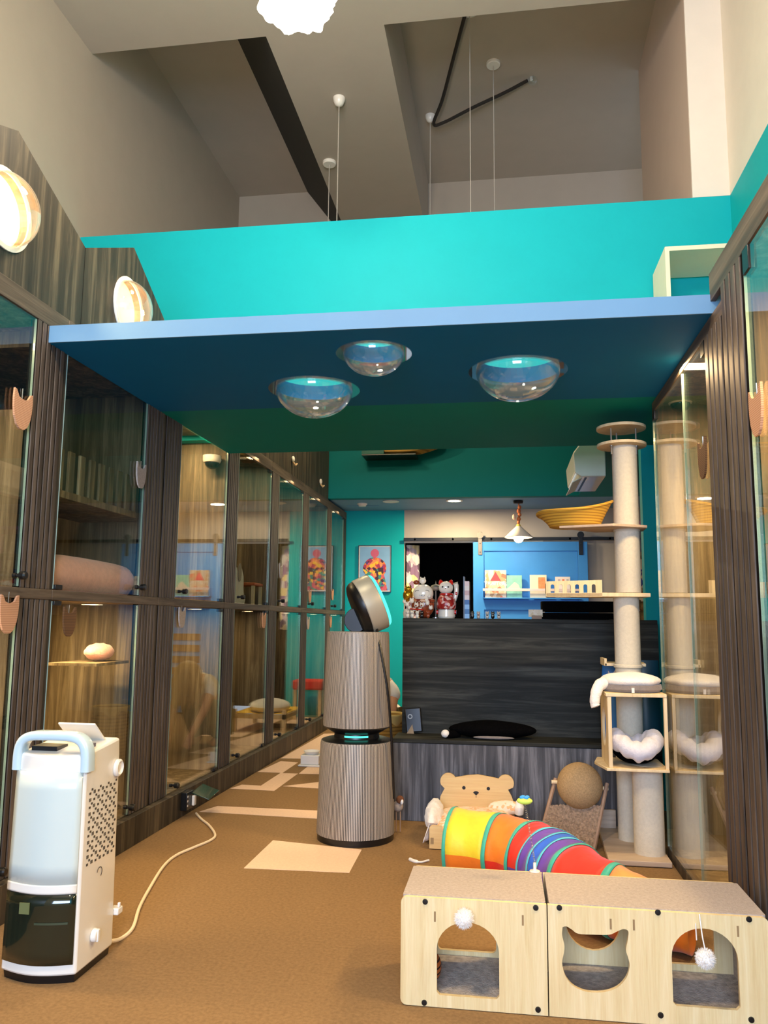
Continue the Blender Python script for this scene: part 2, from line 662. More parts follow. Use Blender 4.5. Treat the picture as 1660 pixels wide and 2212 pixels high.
struct(fl.build('floor', [M['carpet'], M['cream_carpet']], smooth=0))


def wbox(name, m, *a, bevel=0):
    return struct(MB().box(*a).build(name, m, smooth=0, bevel=bevel))


wbox('wall_left', M['grey'], -2.8, -2.7, -2.7, YB + .1, 0, 6.2)
wbox('ceiling', M['grey'], -2.7, 1.4, -2.7, YP, ZC, ZV + .1)
wbox('ceiling_bay', M['grey'], -2.7, 2.3, YP, 7.75, ZV, ZV + .1)
# the level beam between the bays, with its dark sloping flank
xa, xb = at(575, 75, Y=YP).x, at(830, 50, Y=YP).x
xs = at(665, 415, Y=7.6).x
struct(MB().box(xa, xb, YP, 7.6, ZC, ZV).build('trim_beam', M['grey'], smooth=0))
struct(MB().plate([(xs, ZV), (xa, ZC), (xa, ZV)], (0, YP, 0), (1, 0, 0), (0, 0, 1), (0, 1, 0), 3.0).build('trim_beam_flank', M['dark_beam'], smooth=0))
# wall return beside the bay
xr = at(1497, 430, Y=YP).x
yr = at(1390, 432, X=xr).y
struct(MB().box(xr, 2.3, YP + .012, yr, ZT + .001, ZV).build('wall_return', M['pink_grey'], smooth=0))
struct(MB().box(xr + .001, XW, YP, YP + .0115, ZT + .001, ZC).build('wall_return_face', M['white'], smooth=0))
# loft parapet
wbox('wall_parapet', M['teal'], -2.7, XW, YP, YP + .1, ZP + .065, ZT)
w = MB().box(XW, XW + .1, -2.7, YP, 0, ZT).mat(1).box(XW, XW + .1, -2.7, YP, ZT, ZC)
struct(w.build('wall_right', [M['teal'], M['white']], smooth=0))
# loft floor slab with three round holes
DOMES = [(-.487, 2.945, .118, .146), (-.828, 3.395, .172, .203), (.062, 3.228, .170, .200)]
YS = 3.69
out1 = [(XL, 2.69), (XR, 2.69), (XR, YS), (XL, YS)]
lf = MB().plate(out1, (0, 0, ZP), (1, 0, 0), (0, 1, 0), (0, 0, 1), .065, [circ(x, y, r) for x, y, r, f in DOMES])
lf.mat(1).box(XL, XW, 2.69 - .006, 2.69, ZP, ZP + .065)
lf.mat(2).box(XL, XW, YS, YP + .1, ZP, ZP + .065)
struct(lf.build('ceiling_loft', [M['blue_deep'], M['blue'], M['loft_green']], smooth=0))
# back of the room
d = MB().box(-2.7, 2.3, 7.6, 7.7, 2.18, 3.3).mat(1).box(-2.7, 2.3, 7.6, 7.7, 3.3, ZV)
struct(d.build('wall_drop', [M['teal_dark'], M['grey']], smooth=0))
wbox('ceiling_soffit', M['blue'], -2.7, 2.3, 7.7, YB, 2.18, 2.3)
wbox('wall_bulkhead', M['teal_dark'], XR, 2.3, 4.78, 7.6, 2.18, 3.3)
xd0, xd1 = at(874, 1107, Y=YB).x, at(1025, 1172, Y=YB).x
wbox('wall_back', M['teal'], -2.7, xd0, YB, YB + .1, 0, 2.3)
struct(MB().plate([(xd0, 0), (xd0, 2.3), (2.3, 2.3), (2.3, 0), (.4, 0), (.4, 1.86), (xd0 + .001, 1.86), (xd0 + .001, 0)], (0, YB, 0), (1, 0, 0), (0, 0, 1), (0, 1, 0), .1).build('wall_back_white', M['back_grey'], smooth=0))
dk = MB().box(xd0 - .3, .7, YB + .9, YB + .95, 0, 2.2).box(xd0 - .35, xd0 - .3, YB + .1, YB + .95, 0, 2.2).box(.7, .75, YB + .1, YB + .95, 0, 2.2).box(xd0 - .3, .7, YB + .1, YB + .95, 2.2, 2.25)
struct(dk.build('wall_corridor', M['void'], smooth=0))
wbox('wall_side', M['white'], 2.2, 2.3, 4.6, YB, 0, 2.3)
wbox('wall_stub', M['teal'], at(1384, 955, Y=4.72).x, 2.2, 4.72, 4.80, 0, 2.02)
struct(MB().plate([(-2.7, 0), (2.2, 0), (2.2, 4.9), (-2.7, 4.9)], (0, -2.6, 0), (1, 0, 0), (0, 0, 1), (0, -1, 0), .1, [[(-1.5, .8), (1.1, .8), (1.1, 2.7), (-1.5, 2.7)]]).build('wall_rear', M['white'], smooth=0))

# wood cladding over the long row of cabinets, cut in a zigzag, with round bubble-window holes
cl = [at(x, y, X=XL) for x, y in [(40, 283), (180, 510), (185, 535), (290, 535), (355, 690)]]
B1, B2 = at(13, 452, X=XL), at(277, 667, X=XL)
RB = .127
seam = cl[2].y
pa = [(0.6, 2.14), (seam - .002, 2.14), (seam - .002, cl[2].z), (cl[0].y, cl[0].z), (cl[0].y - .12, cl[0].z - .05), (0.6, cl[0].z - .1)]
pb = [(seam + .002, 2.07), (cl[4].y, 2.07), (cl[4].y, cl[4].z), (cl[3].y, cl[3].z), (seam + .002, cl[2].z)]
struct(MB().plate(pa, (XL, 0, 0), (0, 1, 0), (0, 0, 1), (-1, 0, 0), .03, [circ(B1.y, B1.z, RB)]).build('wall_cladding', M['woodz'], smooth=0))
struct(MB().plate(pb, (XL, 0, 0), (0, 1, 0), (0, 0, 1), (-1, 0, 0), .03, [circ(B2.y, B2.z, RB)]).build('wall_cladding', M['woodz'], smooth=0))
wbox('wall_cladding', M['woodz'], XL - .03, XL - .001, 4.71, 7.56, 2.16, 2.9)
wbox('wall_cladding', M['woodz'], XL - .03, XL, .5, 1.871, 0, 2.139)
wbox('wall_cladding', M['woodz'], XR, XR + .03, .2, 1.298, 0, 2.159)
# a strip of cladding on the other side
struct(MB().plate([(1.1, 2.16), (1.93, 2.16)] + arc(1.80, 2.62, .13, 0, 90, 6) + [(1.1, 2.75)], (XR, 0, 0), (0, 1, 0), (0, 0, 1), (1, 0, 0), .03).build('wall_cladding', M['woodz'], smooth=0))

# ================================================================== long row of cat cabinets
PIT = .942
YU = [1.873 + PIT * k for k in range(8)]
YU[7] = 8.46
ZR0, ZR1 = 1.068, 1.106       # rail between the tiers
ZH0, ZH1 = 2.085, 2.158       # top rail
CABL = ['two-tier dark wood cat cabinet straight behind the white dehumidifier',
        'two-tier cat cabinet with the pink bolster upstairs, beneath the loft edge',
        'two-tier cat cabinet with a dome camera under its ceiling, above the socket box',
        'two-tier cat cabinet holding the small orange stool upstairs',
        'two-tier slim cat cabinet mirroring the teal wall, one past the orange stool cabinet',
        'two-tier cat cabinet mirroring the cat poster, beyond the grey air purifier',
        'last two-tier cat cabinet of the long row, ending at the teal back wall']
SLW = .205


def knob(parent, x, y, z, s):
    """black lock knob sticking out from a glass door"""
    R = Matrix.Rotation(PI / 2, 3, 'Y')
    MB().lathe([(0, 0), (.009, 0), (.009, .012), (.006, .014), (.006, .024), (.014, .027), (.015, .044), (.011, .05), (0, .05)], (x, y, z), 14, R if s > 0 else Matrix.Rotation(-PI / 2, 3, 'Y')).build('lock_knob', M['black'], parent)


def slats(parent, x, y0, y1, z0, z1, s, n=6):
    p = (y1 - y0) / n
    f = MB()
    f.mat(1).box(min(x + s * .0135, x - s * .012), max(x + s * .0135, x - s * .012), y0, y1, z0, z1)
    f.mat(0)
    for i in range(n):
        f.box(min(x, x + s * .018), max(x, x + s * .018), y0 + p * i + p * .14, y0 + p * (i + 1) - p * .14, z0, z1)
    return f.build('slatted_panel', [M['slat'], M['slat_gap']], parent, bevel=.002)


def glassdoor(name, parent, x, y0, y1, z0, z1, s):
    g = MB().box(x - .004, x + .004, y0, y1, z0, z1).build(name, M['glass'], parent, smooth=0)
    for a, b in ((y0 - .0012, y0 - .0001), (y1 + .0001, y1 + .0012)):
        MB().box(x - .0042, x + .0042, a, b, z0, z1).build('glass_edge', M['glass_edge'], g, smooth=0)
    return g


CELL = [(5, 6), (0.0, 9), (9, 3), (2, 1.5), (1.2, 1), (1, 1), (1, 1)]
for k in range(7):
    y0, y1 = YU[k], YU[k + 1]
    t = thing('cat_cabinet', CABL[k], 'cabinet', (XL - .45, (y0 + y1) / 2, 0), 0, 'two-tier cat cabinets along the wall')
    xb_ = XL - .84
    c = MB()
    c.box(xb_, xb_ + .018, y0, y1, .1, ZH1)
    if k != 1:
        c.box(xb_, XL - .012, y0 + .001, y0 + .016, .1, ZH1)
    if k == 0:
        c.plate([(xb_, .1), (XL - .012, .1), (XL - .012, ZH1), (xb_, ZH1)], (0, y1 - .016, 0), (1, 0, 0), (0, 0, 1), (0, 1, 0), .015, [[(-2.42, 1.80), (-1.806, 1.80), (-1.806, 2.05), (-2.42, 2.05)]])
    else:
        c.box(xb_, XL - .012, y1 - .016, y1 - .001, .1, ZH1)
    c.box(xb_, XL - .012, y0 + .016, y1 - .016, .11, .13).box(xb_, XL - .012, y0 + .016, y1 - .016, ZR0, ZR0 + .02).box(xb_, XL - .012, y0 + .016, y1 - .016, ZH0 + .03, ZH1)
    c.build('carcass', M['lit_wood'], t, smooth=0)
    MB().box(XL - .02, XL + .035, y0 + .001, y1 - .001, 0, .128).build('plinth', M['woodz'], t, bevel=.002)
    MB().box(XL - .02, XL + .006, y0 + .0015, y1 - .0015, ZR0, ZR1).build('middle_rail', M['woody'], t, bevel=.002)
    MB().box(XL - .02, XL + .004, y0 + .0015, y1 - .0015, ZH0, ZH1).build('top_rail', M['woody'], t, bevel=.002)
    if k < 2:
        s0, s1, g0, g1 = y1 - SLW, y1 - .012, y0 + .012, y1 - SLW - .006
        yk, yh = g1 - .035, g0 + .03
    else:
        s0, s1, g0, g1 = y0 + .012, y0 + SLW, y0 + SLW + .006, y1 - (.15 if k == 6 else .012)
        yk, yh = g0 + .035, g1 - .03
    for a in (y0 + .001, y1 - .011):
        MB().box(XL - .018, XL - .001, a, a + .010, .13, ZH0).build('stile', M['woodz'], t, smooth=0)
    if k == 6:
        MB().box(XL - .02, XL + .004, g1 + .006, y1 - .012, .13, ZH0).build('end_stile', M['woodz'], t, bevel=.002)
    for nm, za, zb in (('upper_door', ZR1 + .004, ZH0 - .004), ('lower_door', .134, ZR0 - .004)):
        slats(t, XL - .014, s0, s1, za - .004, zb + .004, 1)
        gd = glassdoor(nm, t, XL - .002, g0, g1, za, zb, 1)
        knob(gd, XL + .003, yk, za + (.035 if nm == 'upper_door' else .04), 1)
        for a, b in ((za - .002, za + .016), (zb - .016, zb + .002)):
            MB().box(XL - .016, XL + .008, yh - .025, yh + .025, a, b).build('hinge_clamp', M['black_metal'], gd, bevel=.002)
    if k == 1:   # shelf with a little balustrade in the upper tier
        f = MB().box(XL - .42, XL - .05, y0 + .018, y1 - .018, 1.475, 1.49)
        for q in range(10):
            ys = y0 + .06 + q * .083
            f.box(XL - .052, XL - .04, ys, ys + .042, 1.495, 1.665)
        f.box(XL - .056, XL - .036, y0 + .018, y1 - .018, 1.47, 1.50)
        f.build('balustrade_shelf', M['lit_wood'], t, bevel=.002)
    for j, zt in ((0, ZH0 + .025), (1, ZR0 - .006)):
        if CELL[k][j]:
            lamp('cabinet_led', 'AREA', (XL - .2, (g0 + g1) / 2, zt), CELL[k][j] * 1.6, WARM, .08, .5, aim=(XL - .22, (g0 + g1) / 2, 0))

# ================================================================== shorter row on the other side
t = thing('cat_cabinet', 'tall dark wood cat cabinet with a full-height glass door, beside the cat tree', 'cabinet', (1.0, 3.18, 0))
YA, YBk = 2.565, 3.80
c = MB().box(1.27, 1.285, YA, YBk, 0, ZP).box(XR + .012, 1.27, YBk - .015, YBk, 0, ZP).box(XR + .012, 1.27, YA, YA + .015, 0, ZP).box(XR + .012, 1.27, YA + .015, YBk - .015, .02, .04).box(XR + .012, 1.27, YA + .015, YBk - .015, ZP - .02, ZP)
c.build('carcass', M['lit_wood'], t, smooth=0)
MB().box(XR - .002, XR + .03, YA, YBk, 0, .045).build('plinth', M['woodz'], t, bevel=.002)
MB().box(XR - .003, XR + .012, YA, YBk, ZP - .05, ZP - .001).build('top_rail', M['woody'], t, bevel=.002)
slats(t, XR + .01, YA + .002, 2.79, .045, ZP - .05, -1, 4)
g = glassdoor('glass_door', t, XR + .002, 2.80, 3.17, .05, ZP - .055, -1)
knob(g, XR - .003, 3.13, .085, -1)
MB().box(XR - .006, XR + .012, 2.80, 2.85, ZP - .10, ZP - .05).build('hinge_clamp', M['black_metal'], g, bevel=.002)
g = glassdoor('glass_panel', t, XR + .002, 3.175, YBk - .004, .05, ZP - .055, -1)
MB().box(XR - .006, XR + .012, YBk - .06, YBk - .01, ZP - .09, ZP - .05).build('hinge_clamp', M['black_metal'], g, bevel=.002)
lamp('cabinet_led', 'AREA', (.86, 3.15, ZP - .03), 45, WARM, .08, .6, aim=(.9, 3.15, 0))
t = thing('cat_cabinet', 'tall dark wood cat cabinet at the edge of the picture, above the cat house', 'cabinet', (1.0, 1.9, 0))
YC, YD = 1.3, 2.563
c = MB().box(1.27, 1.285, YC, YD, 0, ZH1).box(XR + .012, 1.27, YC, YC + .015, 0, ZH1).box(XR + .012, 1.27, YD - .015, YD, 0, ZH1).box(XR + .012, 1.27, YC + .015, YD - .015, .02, .04).box(XR + .012, 1.27, YC + .015, YD - .015, ZH0 - .01, ZH1)
c.box(XR + .05, 1.27, YC + .015, YD - .015, 1.10, 1.12)
c.build('carcass', M['lit_wood'], t, smooth=0)
MB().box(XR - .002, XR + .03, YC, YD, 0, .045).build('plinth', M['woodz'], t, bevel=.002)
MB().box(XR - .006, XR + .012, YC, 2.69, ZP + .04, ZH1).build('top_rail', M['woody'], t, bevel=.002)
slats(t, XR + .01, 2.34, YD - .002, .045, ZP + .04, -1, 4)
g = glassdoor('glass_door', t, XR + .002, YC + .01, 2.33, .05, ZP + .035, -1)
MB().box(XR - .006, XR + .012, 2.27, 2.325, ZP - .03, ZP + .045).build('hinge_clamp', M['black_metal'], g, bevel=.002)
lamp('cabinet_led', 'AREA', (1.0, 1.9, ZH0 - .03), 36, WARM, .08, .6, aim=(1.0, 1.9, 0))

# ================================================================== acrylic domes
for (x, y, r, f), lb in zip(DOMES, ['smallest of the clear acrylic domes hanging from the loft floor', 'clear acrylic dome in the loft floor over the grey air purifier', 'clear acrylic dome in the loft floor on the side of the cat tree']):
    t = thing('acrylic_dome', lb, 'dome', (x, y, ZP), 0, 'clear domes in the loft floor')
    h = r * .74
    pr = [(r * math.cos(a), -h * math.sin(a)) for a in [PI / 2 * i / 16 for i in range(17)]]
    pi_ = [((r - .004) * math.cos(a), -(h - .004) * math.sin(a)) for a in [PI / 2 * i / 16 for i in range(16, -1, -1)]]
    MB().lathe(pr + pi_, (x, y, ZP), 48).build('bubble', M['acrylic'], t, smooth=60)
    MB().lathe([(r - .002, -.001), (f, -.001), (f, -.005), (r - .002, -.005), (r - .002, -.001)], (x, y, ZP), 48).build('flange', M['acrylic'], t)
for c, lb in ((B1, 'brightly lit bubble window in the wood cladding, cut by the picture edge'), (B2, 'warm lit bubble window in the cladding above the loft edge')):
    t = thing('bubble_window', lb, 'window', (XL, c.y, c.z - RB), 0, 'lit bubble windows in the cladding')
    R = Matrix.Rotation(PI / 2, 3, 'Y')
    h = RB * .8
    pr = [(RB * math.cos(a), h * math.sin(a)) for a in [PI / 2 * i / 16 for i in range(17)]]
    pi_ = [((RB - .004) * math.cos(a), (h - .004) * math.sin(a)) for a in [PI / 2 * i / 16 for i in range(16, -1, -1)]]
    MB().lathe(pr + pi_, (XL + .003, c.y, c.z), 40, R).build('bubble', M['acrylic'], t, smooth=60)
    MB().lathe([(RB - .002, .001), (RB + .016, .001), (RB + .016, .006), (RB - .002, .006), (RB - .002, .001)], (XL, c.y, c.z), 40, R).build('flange', M['white_plastic'], t)
    MB().lathe([(RB + .03, -.03), (RB + .03, -.25), (0, -.25)], (XL, c.y, c.z), 32, R).build('lit_housing', M['lamp_in'], t)
    lamp('bubble_lamp', 'POINT', (XL - .12, c.y - .05, c.z + .03), 30 if c is B1 else 16, (255, 214, 150), .03)
    MB().ell((XL - .12, c.y - .05, c.z + .075), .028, 12, 8).build('bulb', glow('warm_bulb', (255, 226, 170), 10), t)

# ================================================================== bench and bar at the back of the play area
t = thing('bench', 'dark grey wood bench in front of the bar, black cat cushion on it', 'bench', (0, 4.35, 0))
BX0, BX1 = -.578, .68
MB().box(BX0, BX1, 4.24, 4.258, 0, .384).build('front_panel', M['woodb'], t, bevel=.002)
MB().box(BX0, BX0 + .018, 4.258, 4.47, 0, .384).box(BX1 - .018, BX1, 4.258, 4.47, 0, .384).build('side_panel', M['woodb'], t, smooth=0)
MB().box(BX0 - .003, BX1, 4.235, 4.47, .384, .405).build('seat', M['woodx'], t, bevel=.004)
t = thing('bar_counter', 'dark wood bar counter with figurines and cushions along its top', 'counter', (.1, 4.7, 0))
CX0, CX1 = -.56, .80
MB().box(CX0, CX1, 4.475, 4.495, 0, 1.0).build('front_panel', M['woodx'], t, smooth=0)
MB().box(CX0, CX0 + .02, 4.495, 4.98, 0, 1.0).box(CX1 - .02, CX1, 4.495, 4.715, 0, 1.0).build('side_panel', M['woodx'], t, smooth=0)
ZB = 1.021
MB().box(CX0, CX1 - .002, 4.47, 4.98, 1.0, ZB).build('countertop', M['woodx'], t, bevel=.003)

# ================================================================== grey tower air purifier
PX, PY = -.701, 3.875
t = thing('air_purifier', 'tall grey ribbed tower air purifier with a tilted round fan head', 'air purifier', (PX, PY, 0))
P0 = (PX, PY, 0)
rib = striped('purifier_ribs', (186, 174, 160), (22, 19, 17), 'a', 150, .56, .5, metal=.2, bump=.6)
beige = paint('purifier_beige', (176, 168, 148), .4, .03, metal=.2)
MB().lathe([(0, 0), (.178, 0), (.180, .03), (0, .03)], P0, 64).build('base_ring', M['black'], t)
MB().lathe([(0, .03), (.183, .03), (.182, .05), (.171, .432), (.168, .444), (.155, .446), (0, .446)], P0, 96).build('lower_drum', rib, t)
MB().lathe([(.166, .447), (.150, .452), (.108, .458), (.105, .478), (.118, .484), (.155, .506), (.158, .512)], P0, 64).build('middle_vent', M['black'], t)
tealight = glow('teal_light', (90, 240, 215), 1.6)
MB().lathe([(.1075, .466), (.1085, .466), (.1085, .474), (.1075, .474), (.1075, .466)], P0, 48, a0=-PI * .62, a1=-PI * .28).build('light_ring', tealight, t)
MB().lathe([(0, .512), (.160, .512), (.161, .525), (.150, .935), (.147, .950), (0, .952)], P0, 96).build('upper_drum', rib, t)
# tilted round head
hc = at(797, 1306, Y=PY)
R = Matrix.Rotation(math.radians(17), 3, 'Z') @ Matrix.Rotation(math.radians(66), 3, 'Y')
h = MB().lathe([(.134, -.034), (.137, -.030), (.138, .042), (.135, .048), (.125, .050)], hc, 64, R).build('fan_head', beige, t)
MB().lathe([(0, -.074), (.10, -.074), (.118, -.068), (.130, -.052), (.1335, -.034), (.120, -.034)], hc, 48, R).build('back_grille', M['black'], h)
MB().lathe([(.1335, .0495), (.129, .058), (.124, .064), (.119, .066)], hc, 64, R).build('head_light', tealight, h)
MB().lathe([(.119, .066), (.06, .074), (0, .076)], hc, 48, R).build('front_grille', striped('purifier_grille', (120, 116, 108), (40, 40, 40), 'a', 90, .5, .5), h)
MB().lathe([(0, -.03), (.056, -.03), (.06, -.02), (.06, .02), (.056, .03), (0, .03)], (PX - .012, PY + .03, 1.005), 36, Matrix.Rotation(PI / 2, 3, 'X')).build('pivot', M['black'], t)
cp = [at(815, 1362, Y=PY - .06), at(822, 1400, Y=PY - .1), at(836, 1480, Y=PY - .12), at(844, 1560, Y=PY - .1), at(848, 1640, Y=PY - .08), at(852, 1725, Y=PY - .05)]
MB().tube(spline([(hc.x + .05, hc.y, hc.z - .11)] + cp, 6), .006, 8).build('power_cord', M['black'], t)

# ================================================================== white dehumidifier at the front
t = thing('dehumidifier', 'white dehumidifier with a carry handle and a smoked water tank, cord on the floor', 'dehumidifier', (-1.29, 2.34, 0))
DX0, DX1, DY0, DY1 = -1.412, -1.186, 2.235, 2.455


def foot(k, z, bow=.03, n=10):
    """outline of the body: bowed front, rounded corners, scaled k towards the top"""
    cx, cy = (DX0 + DX1) / 2, (DY0 + DY1) / 2 + .01
    p = [(DX0 + (DX1 - DX0) * i / n, DY0 - bow * math.sin(PI * i / n)) for i in range(n + 1)]
    p = p + arc(DX1 - .012, DY1 - .012, .012, 0, 90, 3) + arc(DX0 + .012, DY1 - .012, .012, 90, 180, 3)
    return [Vector((cx + (x - cx) * k, cy + (y - cy) * k, z)) for x, y in p]


def loft(rings, cap=(True, True)):
    m = MB()
    n = len(rings[0])
    vs = [p for r in rings for p in r]
    fs = [(j * n + i, j * n + (i + 1) % n, (j + 1) * n + (i + 1) % n, (j + 1) * n + i) for j in range(len(rings) - 1) for i in range(n)]
    if cap[0]:
        fs.append(tuple(range(n - 1, -1, -1)))
    if cap[1]:
        fs.append(tuple((len(rings) - 1) * n + i for i in range(n)))
    return m.add(vs, fs)


def rising(r, slope):
    return [Vector((p.x, p.y, p.z + slope(p))) for p in r]


kz = lambda z: 1.0 - .055 * z / .62
loft([foot(kz(0), 0.022), foot(kz(.03) * 1.0, .03), foot(kz(.3), .30), foot(kz(.58), .585), rising(foot(kz(.62) * .985, .612), lambda p: .02 * (p.y - DY0) / .2)]).build('body', M['white_plastic'], t, bevel=.006)
loft([foot(.93, 0.0), foot(.95, .022)]).build('foot_base', M['black'], t)


def frontpatch(z0, z1, off, u0=.03, u1=.97, n=12, m_=6):
    f = MB()
    cx, cy = (DX0 + DX1) / 2, (DY0 + DY1) / 2 + .01

    def P(u, v):
        z = z0 + (z1 - z0) * v
        uu = u0 + (u1 - u0) * u
        k = kz(z)
        x = DX0 + (DX1 - DX0) * uu
        y = DY0 - .03 * math.sin(PI * uu)
        return Vector((cx + (x - cx) * k, cy + (y - cy) * k - off, z))
    return f.grid(P, n, m_)


frontpatch(.262, .565, .004).build('front_panel', M['cool_white'], t, solid=.006)
frontpatch(.238, .262, .004).build('tank_lip', M['white_plastic'], t, solid=.007)
tank = paint('smoked_tank', (26, 34, 24), .08, .25, 5, spec=.6, coat=.5)
tk = frontpatch(.052, .236, .003).build('water_tank', tank, t, solid=.006)
MB().box(-1.345, -1.315, DY0 - .037, DY0 - .034, .185, .215).build('float_gauge', paint('tank_float', (104, 110, 70), .3), tk)
frontpatch(.158, .164, .0075, .5, .9).build('water_line', paint('tank_line', (60, 70, 52), .3), tk)
# handle hoop over the top front
hp = []
for i in range(21):
    a = PI * i / 20
    hp.append(Vector((-1.299 - .106 * math.copysign(abs(math.cos(a)) ** .42, math.cos(a)), DY0 + .015 - .004 * math.sin(a), .565 + .098 * math.sin(a) ** .5)))
sec = rrect(-.024, .024, -.013, .013, .009, 3)
vs, fs = [], []
for i, p in enumerate(hp):
    d = (hp[min(i + 1, 20)] - hp[max(i - 1, 0)]).normalized()
    nrm = Vector((d.z, 0, -d.x)).normalized()
    for a, b in sec:
        vs.append(p + Vector((0, 1, 0)) * a + nrm * b)
n = len(sec)
for i in range(20):
    for j in range(n):
        fs.append((i * n + j, i * n + (j + 1) % n, (i + 1) * n + (j + 1) % n, (i + 1) * n + j))
fs += [tuple(range(n)), tuple(20 * n + i for i in range(n))]
MB().add(vs, fs).build('carry_handle', M['pale_blue_plastic'], t)
MB().obox(Matrix.Translation((-1.285, DY1 - .075, .655)) @ Matrix.Rotation(math.radians(-38), 4, 'X'), .12, .10, .006).build('air_flap', M['white_plastic'], t, bevel=.002)
MB().box(-1.38, -1.30, DY0 + .03, DY0 + .09, .613, .628).build('vent_opening', M['black'], t)
MB().box(-1.24, -1.215, DY0 + .06, DY0 + .10, .618, .632).build('display', paint('grey_display', (92, 88, 108), .3), t, bevel=.001)
# side grille: dashes in rows
SX = lambda z: (DX0 + DX1) / 2 + (DX1 - (DX0 + DX1) / 2) * kz(z) + .0004
gr = MB()
for r in range(22):
    z = .30 + r * .0098
    for c in range(7):
        y = 2.265 + c * .0245
        q = (r + 2 * c) % 4
        if q == 0:
            gr.box(SX(z) - .003, SX(z) + .0008, y, y + .009, z, z + .006)
        elif q == 1:
            gr.box(SX(z) - .003, SX(z) + .0008, y + .012, y + .020, z, z + .006)
        elif q == 2:
            gr.box(SX(z) - .003, SX(z) + .0008, y, y + .0035, z, z + .0092).box(SX(z) - .003, SX(z) + .0008, y + .007, y + .0105, z, z + .0092)
gr.build('side_grille', paint('grille_dark', (70, 60, 46), .7), t, smooth=0)
RX = Matrix.Rotation(PI / 2, 3, 'Y')
MB().lathe([(0, 0), (.019, 0), (.018, .012), (.014, .016), (0, .015)], (SX(.095), 2.325, .095), 24, RX).obox(Matrix.Translation((SX(.095) + .014, 2.325, .095)), .01, .012, .034).build('drain_knob', M['white_plastic'], t, bevel=.002)
MB().lathe([(0, 0), (.026, 0), (.026, .008), (.02, .012), (.013, .006), (0, .006)], (SX(.545), 2.43, .545), 28, RX).build('dial', M['white_plastic'], t)
MB().lathe([(.0135, .001), (.0155, .001), (.0155, .0016), (.0135, .0016), (.0135, .001)], (SX(.27), 2.345, .262), 24, RX, a0=.6, a1=PI * 1.45).build('round_mark', M['black'], t)
MB().box(-1.205, -1.175, DY1 - .002, DY1 + .03, .105, .125).box(-1.183, -1.175, DY1 + .006, DY1 + .016, .125, .14).build('cord_hook', M['white_plastic'], t, bevel=.003)
cpx = [(233, 2031), (262, 2027), (287, 2004), (301, 1961), (322, 1921), (352, 1873), (380, 1848), (420, 1830), (455, 1815), (465, 1803), (452, 1783), (436, 1770), (424, 1757)]
cpts = [at(x, y, Z=.006) for x, y in cpx]
cpts[0] = Vector((-1.20, DY1 - .005, .03))
MB().tube(spline(cpts, 6), .0058, 8).build('power_cord', paint('ivory_cord', (240, 220, 186), .5), t)

# socket box on the plinth
SB = at(398, 1742, X=XL + .04)
t = thing('socket_box', 'black socket box with a flipped-up smoked lid, on the plinth under the cat cabinets', 'socket', (XL + .05, SB.y, .02))
MB().box(XL + .036, XL + .07, SB.y - .04, SB.y + .05, .035, .125).build('box', M['black'], t, bevel=.003)
lid = clear('smoked_lid', (40, 78, 60), .06, 4, 1)
MB().obox(Matrix.Translation((XL + .115, SB.y + .10, .105)) @ Matrix.Rotation(math.radians(18), 4, 'Y') @ Matrix.Rotation(math.radians(8), 4, 'X'), .10, .14, .006).build('flip_lid', paint('smoked_green', (20, 56, 44), .15, .1, coat=.5), t, bevel=.002)
MB().box(XL + .071, XL + .086, SB.y + .02, SB.y + .048, .05, .10).build('plug', M['white_plastic'], t, bevel=.003)
b = MB()
for z in (.055, .078, .10):
    b.box(XL + .066, XL + .0715, SB.y - .036, SB.y - .026, z, z + .009)
b.build('indicator', M['white_plastic'], t)

# ================================================================== cardboard cat houses in the foreground
YF, YBH, HH = 2.263, 2.545, .272


def hx(px, py):
    p = at(px, py, Y=YF)
    return (p.x, p.z)


def fur(c, r, n=700, seed=1, rad=.0012):
    rnd = random.Random(seed)
    m = MB().ell(c, r * .72, 14, 9)
    for _ in range(n):
        d = Vector((rnd.gauss(0, 1), rnd.gauss(0, 1), rnd.gauss(0, 1))).normalized()
        u = d.orthogonal().normalized()
        w = d.cross(u)
        L = r * rnd.uniform(.86, 1.06)
        b0 = Vector(c) + d * r * .6
        tip = Vector(c) + d * L + u * rnd.uniform(-.1, .1) * r
        m.add([b0 + u * rad, b0 - u * .5 * rad + w * rad, b0 - u * .5 * rad - w * rad, tip], [(0, 1, 3), (1, 2, 3), (2, 0, 3)])
    return m


def arch_hole(x0, x1, z0, z1, zs):
    cx, rx = (x0 + x1) / 2, (x1 - x0) / 2
    return [(x0 + .008, z0), (x1 - .008, z0), (x1, z0 + .008)] + [(cx + rx * math.cos(PI * i / 16), zs + (z1 - zs) * math.sin(PI * i / 16)) for i in range(17)] + [(x0, z0 + .008)]


